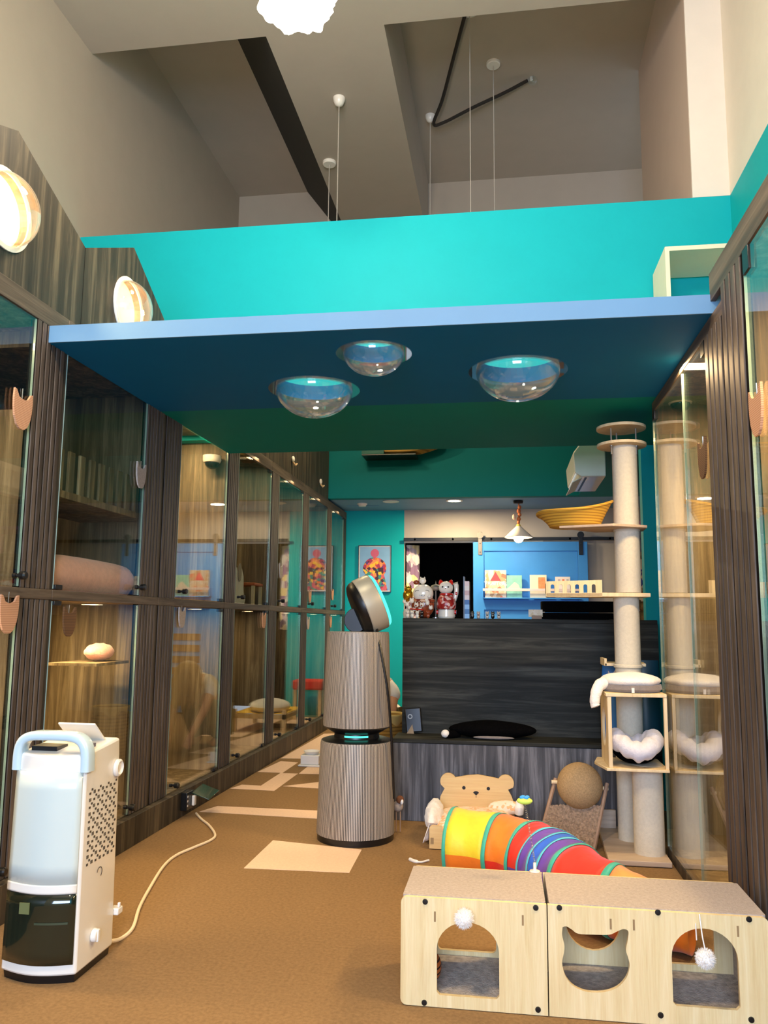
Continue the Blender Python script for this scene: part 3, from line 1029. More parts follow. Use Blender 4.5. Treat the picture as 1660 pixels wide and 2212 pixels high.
def house(name, lb, x0, x1, holes, bholes, bolts, cut):
    t = thing(name, lb, 'cat house', ((x0 + x1) / 2, (YF + YBH) / 2, 0))
    r0 = .018
    outl = rrect(x0, x1, 0.004, HH, r0) if False else ([(x0 + .016, .002), (x1 - .002, .002), (x1 - .002, HH)] + arc(x0 + .016, HH - .016, .016, 90, 180, 5) + arc(x0 + .016, .018, .016, 180, 270, 5)[:-1] if cut == 'l' else
            [(x0, .002)] + arc(x1 - .016, .018, .016, -90, 0, 5) + arc(x1 - .016, HH - .016, .016, 0, 90, 5) + [(x0, HH)])
    MB().plate(outl, (0, YF, 0), (1, 0, 0), (0, 0, 1), (0, 1, 0), .012, holes).build('front_panel', M['bamboo'], t, smooth=0)
    MB().plate(outl, (0, YBH - .012, 0), (1, 0, 0), (0, 0, 1), (0, 1, 0), .012, bholes).build('back_panel', M['bamboo'], t, smooth=0)
    for a in (x0 + .012, x1 - .024):
        MB().box(a, a + .010, YF + .012, YBH - .012, .004, HH - .03).build('side_panel', M['card'], t, smooth=0)
    MB().box(x0 + .014, x1 - .014, YF + .0125, YBH - .0125, .012, .030).build('floor_pad', M['card_grey'], t, smooth=0)
    tp = MB().plate(rrect(x0 + .004, x1 - .004, YF + .0125, YBH - .0125, .004), (0, 0, HH - .028), (1, 0, 0), (0, 1, 0), (0, 0, 1), .030)
    tp.build('scratch_top', M['card'], t, smooth=0)
    for bx, by in bolts:
        p = at(bx, by, Y=YF)
        MB().lathe([(0, 0), (.0075, 0), (.0065, .003), (0, .0035)], (p.x, YF, p.z), 16, Matrix.Rotation(PI / 2, 3, 'X')).build('bolt', M['black'], t)
    return t


hl = arch_hole(hx(944, 2100)[0], hx(1079, 2100)[0], .032, .216, .145)
b0 = [(-.18, .12), (-.03, .12), (-.03, .205), (-.18, .205)]
tl = house('cat_house', 'cardboard-topped bamboo cat house with one arched doorway and a pompom above it', -.283, .1015, [hl], [rrect(-.206, -.035, .042, .212, .012)],
           [(919, 1948), (1158, 1961), (917, 2166), (1163, 2181)], 'l')
cx = [(1216, 2003), (1224, 2001), (1236, 2008), (1250, 2017), (1284, 2019), (1317, 2019), (1334, 2012), (1348, 2007), (1358, 2012), (1357, 2030), (1353, 2052), (1358, 2070), (1361, 2087), (1354, 2112), (1336, 2132), (1312, 2142), (1287, 2144), (1262, 2141), (1238, 2129), (1222, 2108), (1215, 2080), (1219, 2058), (1220, 2042), (1215, 2020)]
hc2 = [(p.x, p.y) for p in spline([(*hx(*p), 0) for p in (cx + cx[:1])], 4)[:-1]][::-1]
hr = arch_hole(hx(1453, 2100)[0], hx(1597, 2100)[0], .050, .238, .165)
tr = house('cat_house', 'longer bamboo cat house with a cat-head cut-out and an arched doorway', .1025, .648, [hc2, hr], [circ(.242, .145, .077, 28), arch_hole(.445, .575, .048, .225, .15)],
           [(1209, 1961), (1422, 1971), (1619, 1986), (1428, 2193), (1624, 2203)], 'r')
slot = paint('slot_brown', (150, 120, 78), .7)
for (px_, py_), par in (((940, 1980), tl), ((1130, 1988), tl), ((1320, 1996), tr), ((1370, 1998), tr), ((1595, 2012), tr)):
    p = at(px_, py_, Y=YF)
    MB().box(p.x - .0025, p.x + .0025, YF - .0006, YF + .001, p.z - .013, p.z + .013).build('slot', slot, par)
p = at(1003, 1985, Y=YF - .03)
fur((p.x, YF - .026, p.z), .028, seed=3).build('pompom', M['plush_white'], tl, smooth=0)
p = at(1526, 2073, Y=YF - .03)
pm = fur((p.x, YF - .024, p.z), .027, seed=4).build('pompom', M['plush_white'], tr, smooth=0)
MB().tube([(p.x - .006, YF - .003, p.z + .098), (p.x - .004, YF - .018, p.z + .05), (p.x, YF - .024, p.z + .02)], .0016, 6).tube([(p.x - .016, YF - .003, p.z + .075), (p.x - .015, YF - .003, p.z + .035)], .0016, 6).build('string', M['white_plastic'], pm)
# stuffed striped paw lying inside
q = at(946, 2112, Y=2.36)
t = thing('plush_toy', 'orange tiger-striped plush toy lying inside the arched cat house', 'toy', (q.x - .01, 2.36, .03))
MB().ell((q.x - .012, 2.36, .062), (.022, .045, .034), 18, 12).build('body', striped('tiger_stripes', (206, 112, 44), (40, 24, 16), 'z', .014, .66, .9), t)

# spring toy on the roof
p = at(1156, 1882, Z=HH + .002)
t = thing('spring_toy', 'white suction-foot spring toy with a green and blue butterfly on top', 'toy', (p.x, p.y, HH + .002))
MB().lathe([(0, 0), (.016, 0), (.015, .002), (.006, .004), (.0045, .006), (.0045, .024), (0, .025)], p, 20).build('suction_foot', M['white_plastic'], t)
tp = at(1134, 1733, Y=p.y)
b0 = Vector((p.x, p.y, p.z + .024))
sp = [b0 + (tp - b0) * (i / 240) + Vector((.0032 * math.cos(i * .9), .0032 * math.sin(i * .9), 0)) for i in range(241)]
MB().tube(sp, .0007, 5).build('spring', M['steel'], t)
fl_ = MB().ell(tp + Vector((0, 0, .004)), (.0235, .018, .010), 24, 10).build('green_pad', paint('lime_felt', (206, 232, 96), .8), t)
pb_ = MB()
for a in range(4):
    an = a * PI / 2 + .5
    pb_.ell(tp + Vector((.009 * math.cos(an), .007 * math.sin(an), .014)), (.0075, .0065, .0055), 12, 8)
pb_.build('blue_wings', paint('blue_felt', (64, 158, 226), .8), t)

# ================================================================== rainbow cat tunnel
t = thing('cat_tunnel', 'rainbow striped fabric cat tunnel bending behind the cat houses', 'tunnel', (.1, 3.1, 0))
path = spline([(-.215, 3.33, .137), (-.10, 3.30, .137), (.03, 3.235, .136), (.125, 3.14, .135), (.185, 3.03, .132), (.245, 2.93, .126), (.33, 2.845, .115), (.43, 2.785, .104), (.56, 2.735, .098)], 12)
rad = [p.z - .003 for p in path]
L = [0.0]
for a, b in zip(path, path[1:]):
    L.append(L[-1] + (b - a).length)
T_ = L[-1]


def tun(s, a, off=0.0):
    s = max(0, min(T_, s))
    i = 0
    while i < len(L) - 2 and L[i + 1] < s:
        i += 1
    f = (s - L[i]) / max(1e-9, L[i + 1] - L[i])
    p = path[i].lerp(path[i + 1], f)
    d = (path[min(i + 2, len(path) - 1)] - path[max(i - 1, 0)])
    d.z = 0
    d.normalize()
    sd = Vector((-d.y, d.x, 0))
    r = p.z - .003
    r = r + off + .0025 * math.sin(a * 5 + s * 40) * math.sin(s * 90)
    z = p.z + math.sin(a) * r
    return Vector((p.x, p.y, 0)) + sd * math.cos(a) * r * 1.0 + Vector((0, 0, max(.002, z)))


C = {'y': (250, 214, 44), 'o': (250, 128, 26), 'r': (232, 40, 20), 'p': (104, 62, 164), 'b': (34, 96, 204), 't': (58, 178, 150), 'a': (84, 196, 214), 'po': (252, 158, 78)}
FM = {k: paint('tunnel_fabric_' + k, v, .55, .1, 14, bump=.8, bscale=22, sheen=.2) for k, v in C.items()}
# (length share, upper colour, lower colour)
SEG = [(.012, 't', 't'), (.165, 'y', 'o'), (.018, 't', 't'), (.13, 'o', 'r'), (.016, 't', 't'), (.085, 'r', 'p'), (.010, 'a', 'a'), (.05, 'p', 'b'), (.009, 'a', 'a'), (.04, 'b', 'b'), (.009, 'a', 'a'), (.045, 'p', 'p'), (.012, 't', 't'), (.14, 'r', 'r'), (.02, 't', 't'), (.22, 'po', 'o')]
tot = sum(q[0] for q in SEG)
s = 0
NA = 40
for ln, cu, clo in SEG:
    ds = ln / tot * T_
    trim = ln < .03
    m = MB()
    nv = 2 if trim else 8
    for half in (0, 1):
        m.mat(half)
        a0, a1 = ((-.05, PI + .05) if half == 0 else (PI + .05, 2 * PI - .05))
        m.grid(lambda u, v: tun(s + ds * v, a0 + (a1 - a0) * u, .0025 if trim else -.006 * math.sin(PI * v)), NA if half == 0 else 20, nv)
    m.build('hoop_trim' if trim else 'fabric_panel', [FM[cu], FM[clo]], t, solid=.0015, smooth=60)
    s += ds

# ================================================================== bear-headed cat bed
YH = 4.15
t = thing('bear_bed', 'plywood cat bed with a bear-face headboard against the bench', 'cat bed', (-.15, 3.95, 0))


def hy(px, py, Y=YH):
    p = at(px, py, Y=Y)
    return (p.x, p.z)


ol = [(949, 1740), (952, 1720), (961, 1703), (958, 1694)]
el = arc(*hy(969, 1688), .040, 205, 30, 12)
er = arc(*hy(1093, 1692), .040, 150, -30, 12)
head = [hy(1112, 1760), hy(1112, 1738), hy(1106, 1721), hy(1098, 1706)] + list(reversed(er)) + [hy(1057, 1678), hy(1033, 1673.5), hy(1010, 1675)] + list(reversed(el)) + [hy(961, 1703), hy(952, 1720), hy(949, 1740), hy(949, 1760)]
bz = [(head[0][0], .01)] + head + [(head[-1][0], .01)]
hb = MB().plate(bz, (0, YH, 0), (1, 0, 0), (0, 0, 1), (0, 1, 0), .014).build('headboard', M['plyx'], t, smooth=0)
for px_, py_ in ((1002.6, 1701.6), (1055.5, 1703.6)):
    q = hy(px_, py_)
    MB().plate(circ(*q, .0085, 20), (0, YH - .001, 0), (1, 0, 0), (0, 0, 1), (0, 1, 0), .002).build('eye', M['black'], hb)
q = hy(1029, 1713)
MB().plate([(q[0] + .014 * math.cos(a) * (1 - .35 * (math.sin(a) < 0)), q[1] + .009 * math.sin(a)) for a in [2 * PI * i / 20 for i in range(20)]], (0, YH - .001, 0), (1, 0, 0), (0, 0, 1), (0, 1, 0), .002).box(q[0] - .001, q[0] + .001, YH - .001, YH + .001, q[1] - .022, q[1]).build('nose', M['black'], hb)
fo = [hy(928, 1836, 3.74), hy(1108, 1846, 3.74), hy(1108, 1806, 3.74), hy(962, 1803, 3.74), hy(956, 1795, 3.74), hy(954, 1784, 3.74), hy(933, 1783, 3.74), hy(928, 1788, 3.74)]
fo[0] = (fo[0][0], .004)
fo[1] = (fo[1][0], .004)
MB().plate(fo, (0, 3.74, 0), (1, 0, 0), (0, 0, 1), (0, 1, 0), .012).build('footboard', M['plyx'], t, smooth=0)
q = hy(934, 1816, 3.74)
MB().box(q[0] - .007, q[0] + .007, 3.738, 3.741, q[1] - .013, q[1] + .013).build('joint_slot', paint('slot_tan', (150, 124, 84), .6), t)
MB().box(-.335, -.323, 3.75, YH, .004, .075).box(.02, .032, 3.75, YH, .004, .075).build('side_board', M['plyx'], t, smooth=0)
dots = patches('dotted_cotton', [(244, 222, 196), (246, 226, 204), (244, 190, 140), (248, 230, 212)], 70, .9)
MB().grid(lambda u, v: Vector((-.318 + .335 * u, 3.755 + .39 * v, .07 + .05 * (math.sin(PI * u) * math.sin(PI * v)) ** .35)), 16, 16).build('mattress', dots, t, solid=.02, smooth=60)


def ruffle(name, x, y0, y1, z0, z1, mt, out=-1, seed=0):
    return MB().grid(lambda u, v: Vector((x + out * (.012 * math.sin(u * 26 + 2 * v) * v + .02 * v), y0 + (y1 - y0) * u, z1 + (z0 - z1) * v + .006 * math.sin(u * 17))), 40, 6).build(name, mt, t, solid=.002, smooth=70)


MB().ell((-.338, 3.95, .105), (.042, .165, .058), 32, 18, fn=lambda d: 1 + .09 * math.sin(11 * d.y + 3 * d.z) * math.sin(7 * d.z + 1) + .05 * math.sin(19 * d.y)).build('white_bolster', M['plush_white'], t, smooth=70)
ruffle('white_ruffle', -.345, 3.78, 4.13, .015, .10, paint('white_frill', (242, 238, 234), .8))
MB().ell((-.005, 4.10, .115), (.085, .035, .034), 20, 12).build('dotted_pillow', dots, t)
MB().ell((.058, 4.09, .115), (.025, .04, .038), 14, 10, fn=lambda d: 1 + .08 * math.sin(9 * d.z)).build('pillow_frill', paint('white_frill_end', (242, 238, 234), .8), t)
MB().tube(spline([at(927, 1858, Z=.006), at(910, 1862, Z=.006), at(896, 1860, Z=.006), at(886, 1856, Z=.005)], 5), [.004] * 8 + [.007] * 8, 8).build('tie_string', M['plush_white'], t)

# ================================================================== sisal ball on a slanted stand
t = thing('scratching_ball', 'big sisal ball turning on a slanted stand with a shaggy mat', 'cat toy', (.29, 3.95, 0))
bc = at(1253, 1697, Y=3.97)
MB().ell(bc, .104, 36, 24).build('ball', M['sisal'], t)
Lb, Lt = at(1174, 1778, Y=3.95), at(1201, 1681, Y=3.99)
Rb, Rt = at(1284, 1838, Y=3.85), at(1312, 1692, Y=3.97)
Lb = at(1164, 1812, Y=3.90)
Lb.z = Rb.z = .008
for a, b in ((Lb, Lt), (Rb, Rt)):
    MB().tube([a, a.lerp(b, .5), b], [.009, .009, .009], 6).build('side_rail', M['stick'], t)
for e, sgn in ((Lt, 1), (Rt, -1)):
    a = e.copy()
    a.z = bc.z + (.012 if sgn > 0 else -.008)
    MB().tube([Vector((bc.x - sgn * .10, bc.y, a.z)), Vector((bc.x - sgn * .128, bc.y, a.z))], .009, 12).build('axle_peg', M['ply'], t)
mt_ = MB().grid(lambda u, v: (Lb.lerp(Lt, .02 + .55 * v)).lerp(Rb.lerp(Rt, .02 + .62 * v), u) + Vector((0, .012 * math.sin(PI * u), -.022 * math.sin(PI * u) * (1 - v) + .004 * math.sin(u * 91 + v * 57) + .004 * math.sin(u * 53 - v * 83))), 36, 40)
mt_.build('shaggy_mat', M['shag'], t, solid=.016, smooth=0)

# ================================================================== tall cat tree
t = thing('cat_tree', 'tall cat tree with felt posts, a box den and discs reaching towards the loft floor', 'cat tree', (.57, 3.92, 0))
MB().plate([(.418, 3.635), (.674, 3.635), (.674, 4.215), (.437, 4.215)], (0, 0, .003), (1, 0, 0), (0, 1, 0), (0, 0, 1), .022).build('base_board', M['ply_grey'], t, bevel=.003)
TX, TY = .583, 3.985
MB().cyl((TX - .02, TY, .025), .059, .375, 32).build('scratch_post', M['post'], t)
MB().cyl((TX - .012, TY, .42), .059, .72, 32).build('scratch_post', M['post'], t)
MB().cyl((TX, TY, 1.146), .059, .715, 32).build('scratch_post', M['post'], t)
MB().cyl((.606, 3.765, .025), .064, .37, 32).build('scratch_post', M['post'], t)
MB().box(.445, .46, 4.17, 4.19, .025, .11).box(.46, .52, 4.17, 4.185, .025, .11).build('base_block', M['ply_grey'], t, bevel=.002)
DZ = [at(1333, 963, Y=TY).z, at(1330, 926, Y=TY).z]
for z in DZ:
    MB().cyl((TX - .012, TY, z - .007), .117, .014, 48).build('top_disc', M['ply'], t, bevel=.002)
rd = MB()
for a in (100, 220, 340):
    x, y = TX - .012 + .07 * math.cos(math.radians(a)), TY + .07 * math.sin(math.radians(a))
    rd.tube([(x, y, DZ[0] - .05), (x, y, DZ[1])], .004, 8).ell((x, y, DZ[0] - .008), .009, 10, 6)
rd.build('tension_rod', M['steel'], t)
# shelf with the yellow woven basket
q = [at(1235, 1138, Z=1.44), at(1322, 1150, Z=1.44), at(1390, 1122, Z=1.44)]
MB().plate([(.26, 3.90), (.50, 3.82), (.665, 3.90), (.672, 4.06), (.45, 4.10)], (0, 0, 1.448), (1, 0, 0), (0, 1, 0), (0, 0, 1), .012).build('upper_shelf', M['ply_grey'], t, bevel=.002)
MB().cyl((TX, TY, 1.440), .0625, .03, 32).build('post_collar', M['post'], t)
# balcony with arched railing
MB().plate([(.195, 3.93), (.45, 3.885), (.67, 3.90), (.672, 4.06), (.50, 4.10), (.20, 4.06)], (0, 0, 1.125), (1, 0, 0), (0, 1, 0), (0, 0, 1), .018).build('balcony_floor', M['ply'], t, bevel=.002)
u = (Vector((.45, 3.885, 0)) - Vector((.195, 3.93, 0)))
ul = u.length
u.normalize()
rl = MB()
small = lambda x0, x1, z0, z1: [(x0, z0), (x1, z0)] + [((x0 + x1) / 2 + (x1 - x0) / 2 * math.cos(PI * i / 8), z1 - (x1 - x0) / 2 + (x1 - x0) / 2 * math.sin(PI * i / 8)) for i in range(9)]
rl.plate([(0, 0), (ul, 0), (ul, .078), (0, .072)], (.195, 3.93, 1.125), u, (0, 0, 1), (0, 1, 0), .012, [small(.022 + i * .038, .040 + i * .038, .018, .058) for i in range(6)])
rl.build('arched_railing', M['bamboo'], t, smooth=0)
MB().box(.197, .208, 3.945, 4.05, 1.143, 1.19).build('end_railing', M['bamboo'], t, smooth=0)
# small tray shelf behind
MB().plate([(.47, 4.03), (.66, 4.03), (.676, 4.20), (.47, 4.20)], (0, 0, .800), (1, 0, 0), (0, 1, 0), (0, 0, 1), .014).box(.468, .48, 4.03, 4.2, .80, .835).build('tray_shelf', M['ply'], t, bevel=.002)
MB().lathe([(.062, 0), (.066, .004), (.066, .014), (.062, .018)], (TX - .012, TY, .795), 32).build('post_collar', M['post'], t)
# box den
bx0, bx1, by0, by1 = .432, .678, 3.65, 3.93
MB().box(bx0 - .006, bx1, by0 - .006, by1, .690, .705).build('den_roof', M['ply'], t, bevel=.002)
MB().plate([(bx0 - .045, 3.80), (bx0 - .01, by0 - .014), (bx1, by0 - .014), (bx1, by1), (bx0 - .02, by1)], (0, 0, .382), (1, 0, 0), (0, 1, 0), (0, 0, 1), .012).build('den_floor', M['ply'], t, bevel=.002)
MB().plate(rrect(by0, by1 - .02, .394, .690, .004), (bx0, 0, 0), (0, 1, 0), (0, 0, 1), (1, 0, 0), .012, [[(3.79 + .07 * math.cos(2 * PI * i / 28), .55 + .085 * math.sin(2 * PI * i / 28)) for i in range(28)]]).build('den_side', M['ply'], t, smooth=0)
MB().box(bx0 + .001, bx0 + .016, by0 - .004, by0 + .012, .394, .690).build('den_upright', M['ply'], t, bevel=.001)
MB().box(bx1 - .014, bx1, by0 - .004, by0 + .012, .394, .690).build('den_upright', M['ply'], t, bevel=.001)

# donut cushion slung inside the den
t = thing('donut_cushion', 'pale grey plush donut cushion slung in the box den of the cat tree', 'cushion', (.565, 3.79, .40))
MB().grid(lambda u, v: Vector((.560 + (.080 - .040 * math.cos(2 * PI * v)) * math.cos(2 * PI * u) * (1 + .02 * math.sin(u * 60)), 3.772 + (.098 - .050 * math.cos(2 * PI * v)) * math.sin(2 * PI * u), .458 + .042 * math.sin(2 * PI * v) + .04 * abs(math.cos(2 * PI * u)) ** 1.5 + .005 * math.sin(u * 70) * math.sin(2 * PI * v))), 72, 18, True).build('bolster', paint('pale_grey_plush', (216, 214, 220), .95, .05, 60, bump=.6, bscale=140, sheen=.4, spec=.1), t, smooth=70)
MB().grid(lambda u, v: Vector((.562 + .098 * v * math.cos(2 * PI * u), 3.782 + .108 * v * math.sin(2 * PI * u), .399 + .045 * v ** 3)), 40, 8, True).build('sling', M['plush_black'], t, solid=.006, smooth=70)
# white cat-shaped pad on the den roof
t = thing('cat_cushion', 'white plush cushion with grey underside and dangling paws, on top of the box den', 'cushion', (.56, 3.8, .706))
MB().ell((.550, 3.785, .752), (.130, .130, .036), 36, 14, fn=lambda d: 1 + .03 * math.sin(7 * d.x + 3 * d.y)).build('top_pad', M['plush_white'], t, smooth=70)
MB().lathe([(0, .0), (.120, .0), (.132, .012), (.128, .032), (0, .034)], (.552, 3.785, .706), 40).build('grey_underside', M['plush_grey'], t)
MB().tube(spline([(.43, 3.735, .742), (.405, 3.715, .728), (.388, 3.70, .690), (.384, 3.695, .655), (.388, 3.692, .640)], 6), [.026] * 6 + [.024] * 6 + [.022] * 6 + [.020] * 6 + [.010], 14).build('paw', M['plush_white'], t, smooth=70)
MB().box(.535, .547, 3.653, 3.657, .707, .728).build('tape_strap', M['white_plastic'], t)
# yellow woven basket
t = thing('basket_bed', 'yellow woven cat basket on the upper shelf of the cat tree', 'basket', (.34, 3.98, 1.461))


def bas(u, v):
    a = 2 * PI * u
    r = .66 + .34 * v
    return Vector((.34 + .178 * r * math.cos(a), 3.985 + .15 * r * math.sin(a), 1.463 + .082 * v ** .8 + .014 * math.sin(a * 2 + 1) * v + .03 * math.cos(a) * v))


MB().grid(bas, 64, 10, True).build('woven_side', M['wicker'], t, solid=.006, smooth=60)
MB().tube([bas(i / 64, 1.0) for i in range(64)], .007, 8, True).build('rim_braid', M['wicker'], t, smooth=60)
MB().grid(lambda u, v: Vector((.34 + .115 * v * math.cos(2 * PI * u), 3.985 + .097 * v * math.sin(2 * PI * u), 1.465)), 40, 2, True).build('woven_floor', M['wicker'], t, solid=.004)

# cat food sacks behind the den
t = thing('food_sack', 'blue cat food bag with a white cat on it, behind the cat tree den', 'bag', (.56, 4.33, .406))
bb = paint('sack_blue', (28, 112, 186), .35, .1, 8)
MB().grid(lambda u, v: Vector((.555 + (.068 + .010 * math.sin(PI * v)) * math.cos(2 * PI * u) * (1 - .1 * v), 4.33 + .045 * math.sin(2 * PI * u) * (1 - .75 * v ** 3), .406 + .40 * v)), 36, 14, True).build('sack', bb, t, smooth=60)
MB().plate([(.51, .72), (.515, .765), (.525, .75), (.54, .755), (.55, .77), (.56, .74), (.555, .70), (.54, .675), (.52, .685)], (0, 4.283, 0), (1, 0, 0), (0, 0, 1), (0, -1, 0), .003).build('printed_cat', M['plush_white'], t, smooth=0)
t = thing('food_sack', 'dark teal cat food bag reading DAY CAT, behind the cat tree post', 'bag', (.69, 4.33, .406))
MB().grid(lambda u, v: Vector((.712 + .070 * math.cos(2 * PI * u) * (1 - .08 * v), 4.36 + .045 * math.sin(2 * PI * u) * (1 - .75 * v ** 3), .406 + .41 * v)), 36, 14, True).build('sack', paint('sack_teal', (20, 62, 80), .35, .1, 8), t, smooth=60)
MB().text('DAY\nCAT', .032, (.69, 4.308, .715), (1, 0, 0), (0, 0, 1), .002).build('lettering', M['white_plastic'], t, smooth=0)

# ================================================================== things on the bench and bar
t = thing('cat_bed_cushion', 'black plush cat-shaped cushion with a white tail tip, lying on the bench', 'cushion', (0, 4.33, .405))
cb = at(1063, 1580, Y=4.34)
MB().ell((cb.x, 4.345, .449), (.225, .085, .046), 36, 14, fn=lambda d: 1 + .03 * math.sin(5 * d.x + 2)).build('pad', M['plush_black'], t, smooth=70)
MB().ell((cb.x + .01, 4.272, .418), (.105, .012, .008), 24, 8).build('grey_piping', M['plush_grey'], t)
MB().tube(spline([(cb.x - .17, 4.33, .427), (cb.x - .21, 4.30, .424), (cb.x - .235, 4.285, .426)], 6), [.020] * 12 + [.018], 12).build('tail', M['plush_black'], t)
MB().ell((cb.x - .237, 4.282, .430), (.022, .02, .020), 14, 10).build('tail_tip', M['plush_white'], t)

q = at(892, 1548, Y=4.44)
t = thing('speaker', 'small dark figurine box leaning in the bench corner beside the bar edge', 'ornament', (q.x, 4.44, .405))
MB().obox(Matrix.Translation((q.x + .005, 4.445, .475)) @ Matrix.Rotation(math.radians(-5), 4, 'X') @ Matrix.Rotation(math.radians(-6), 4, 'Y'), .085, .03, .125).build('black_box', M['black'], t, bevel=.004)
MB().lathe([(.008, 0), (.013, 0), (.013, .004), (.008, .004), (.008, 0)], (q.x - .012, 4.425, .495), 18, Matrix.Rotation(PI / 2, 3, 'X')).build('ring', M['steel'], t)
MB().add([(q.x - .03, 4.42, .406), (q.x + .01, 4.42, .406), (q.x + .0, 4.422, .455), (q.x - .01, 4.43, .406)], [(0, 1, 2), (1, 3, 2), (3, 0, 2), (0, 3, 1)]).build('wedge', paint('wedge_beige', (150, 130, 104), .7), t, smooth=0)

# small plush bird against the bench end
q = at(860, 1736, Y=4.0)
t = thing('plush_bird', 'tiny brown and white plush bird beside the foot of the air purifier', 'toy', (q.x, 4.0, .04))
MB().ell((q.x, 4.0, q.z - .012), (.026, .03, .026), 18, 12).build('body', paint('bird_grey', (156, 140, 126), .9, .2, 60), t)
MB().ell((q.x + .012, 3.985, q.z + .022), .019, 16, 10).build('head', paint('bird_brown', (110, 66, 36), .9, .2, 60), t)
MB().ell((q.x + .022, 3.975, q.z + .015), (.008, .009, .013), 12, 8).build('face', M['plush_white'], t)
MB().tube([(q.x + .012, 4.0, q.z - .03), (q.x + .012, 4.005, .004)], .003, 6).tube([(q.x - .008, 4.0, q.z - .03), (q.x - .008, 4.005, .004)], .003, 6).build('legs', M['stick'], t)

porc = paint('glazed_white', (238, 230, 212), .15, .02, coat=.6)
redg = paint('glazed_red', (196, 32, 24), .2, .06, coat=.5)
blkg = paint('glazed_black', (24, 20, 20), .2, .1, coat=.5)
gold = paint('gold_glaze', (214, 160, 40), .2, .15, 30, metal=.8)
amber = paint('russet_glaze', (150, 66, 34), .25, .2, 40, coat=.4)
ZT_ = ZB
FY = 4.60


def fx(px, Y=FY):
    return at(px, 1320, Y=Y).x


# tall beckoning cat
X0 = fx(965)
t = thing('beckoning_cat', 'white ceramic beckoning cat with red ears and a red flowered bib', 'figurine', (X0, FY, ZT_))
MB().lathe([(0, 0), (.044, 0), (.05, .01), (.046, .05), (.048, .09), (.04, .12), (.030, .135)], (X0, FY, ZT_), 28).build('body', porc, t)
hd = MB().ell((X0 - .003, FY - .004, ZT_ + .172), (.041, .036, .037), 24, 16).build('head', porc, t)
for s in (-1, 1):
    MB().lathe([(.016, 0), (.012, .016), (.004, .026), (0, .027)], (X0 - .003 + s * .026, FY, ZT_ + .192), 14, Matrix.Rotation(s * .22, 3, 'Y')).build('ear', redg, hd)
    MB().ell((X0 - .003 + s * .016, FY - .039, ZT_ + .176), .0052, 10, 6).build('eye', blkg, hd)
    MB().lathe([(0, 0), (.012, 0), (.012, .01), (0, .012)], (X0 + s * .046, FY - .01, ZT_ + .035), 14, Matrix.Rotation(s * PI / 2, 3, 'Y')).build('red_claw', redg, t)
MB().ell((X0 - .003, FY - .040, ZT_ + .167), .003, 8, 6).build('nose', amber, hd)
MB().lathe([(.034, .128), (.039, .132), (.039, .138), (.034, .142)], (X0, FY, ZT_), 28).build('collar', redg, t)
MB().lathe([(.036, .130), (.048, .11), (.054, .08), (.053, .06), (.048, .05)], (X0, FY - .004, ZT_), 28, None, PI, 2 * PI).build('bib', patches('flowered_bib', [(176, 40, 34), (226, 190, 178), (196, 92, 80), (150, 30, 28)], 60, .3), t, solid=.002)
MB().tube(spline([(X0 + .042, FY, ZT_ + .10), (X0 + .055, FY, ZT_ + .14), (X0 + .056, FY, ZT_ + .18), (X0 + .050, FY - .004, ZT_ + .20)], 5), [.013] * 10 + [.014] * 5 + [.018], 12).build('raised_paw', porc, t)
MB().lathe([(0, 0), (.009, 0), (.009, .01), (0, .012)], (X0 + .052, FY - .01, ZT_ + .14), 12, Matrix.Rotation(PI / 2, 3, 'Y')).build('paw_ring', redg, t)

# heap of cats: big smiling cat with small ones around
X1 = fx(914)
t = thing('cat_figurine', 'large smiling white ceramic cat figurine crowded by tiny cats', 'figurine', (X1, FY, ZT_))
MB().ell((X1, FY + .005, ZT_ + .075), (.066, .045, .075), 24, 14).build('body', amber, t)
bh = MB().ell((X1 + .002, FY - .006, ZT_ + .142), (.058, .046, .050), 28, 18, fn=lambda d: 1 + .12 * max(0, -d.z)).build('head', porc, t)
sm_ = MB()
for s in (-1, 1):
    sm_.tube([(X1 + s * .026 + .013 * math.cos(a), FY - .052 + .01 * abs(math.cos(a)), ZT_ + .148 + .008 * math.sin(a)) for a in [PI * i / 8 for i in range(9)]], .0013, 5)
    sm_.tube([(X1 + s * .008 + .008 * math.cos(a), FY - .0545, ZT_ + .130 - .006 * math.sin(a)) for a in [PI * i / 8 for i in range(9)]], .0012, 5)
sm_.build('smile', blkg, bh)
MB().tube([(X1 + .06 * math.cos(a), FY + .045 * math.sin(a), ZT_ + .098) for a in [2 * PI * i / 24 for i in range(24)]], .010, 8, True).build('garland', patches('russet_garland', [(150, 66, 34), (210, 170, 130), (120, 40, 24), (190, 120, 70)], 90, .4), t)


def kitten(name, lb, x, y, z, s, mb, me, group, bow=None):
    k = thing(name, lb, 'figurine', (x, y, z), 0, group)
    MB().ell((x, y, z + .013 * s), (.011 * s, .010 * s, .014 * s), 14, 9).build('body', mb, k)
    h_ = MB().ell((x, y - .003 * s, z + .031 * s), (.0115 * s, .010 * s, .010 * s), 14, 9)
    for q in (-1, 1):
        h_.lathe([(.0045 * s, 0), (0, .008 * s)], (x + q * .0065 * s, y, z + .038 * s), 8)
    h_ = h_.build('head', mb, k)
    e = MB()
    for q in (-1, 1):
        e.ell((x + q * .0042 * s, y - .0125 * s, z + .032 * s), .0018 * s, 6, 4)
    e.build('eyes', me, h_)
    if bow:
        MB().ell((x, y - .009 * s, z + .021 * s), (.006 * s, .004 * s, .003 * s), 8, 6).build('collar', bow, k)
    return k


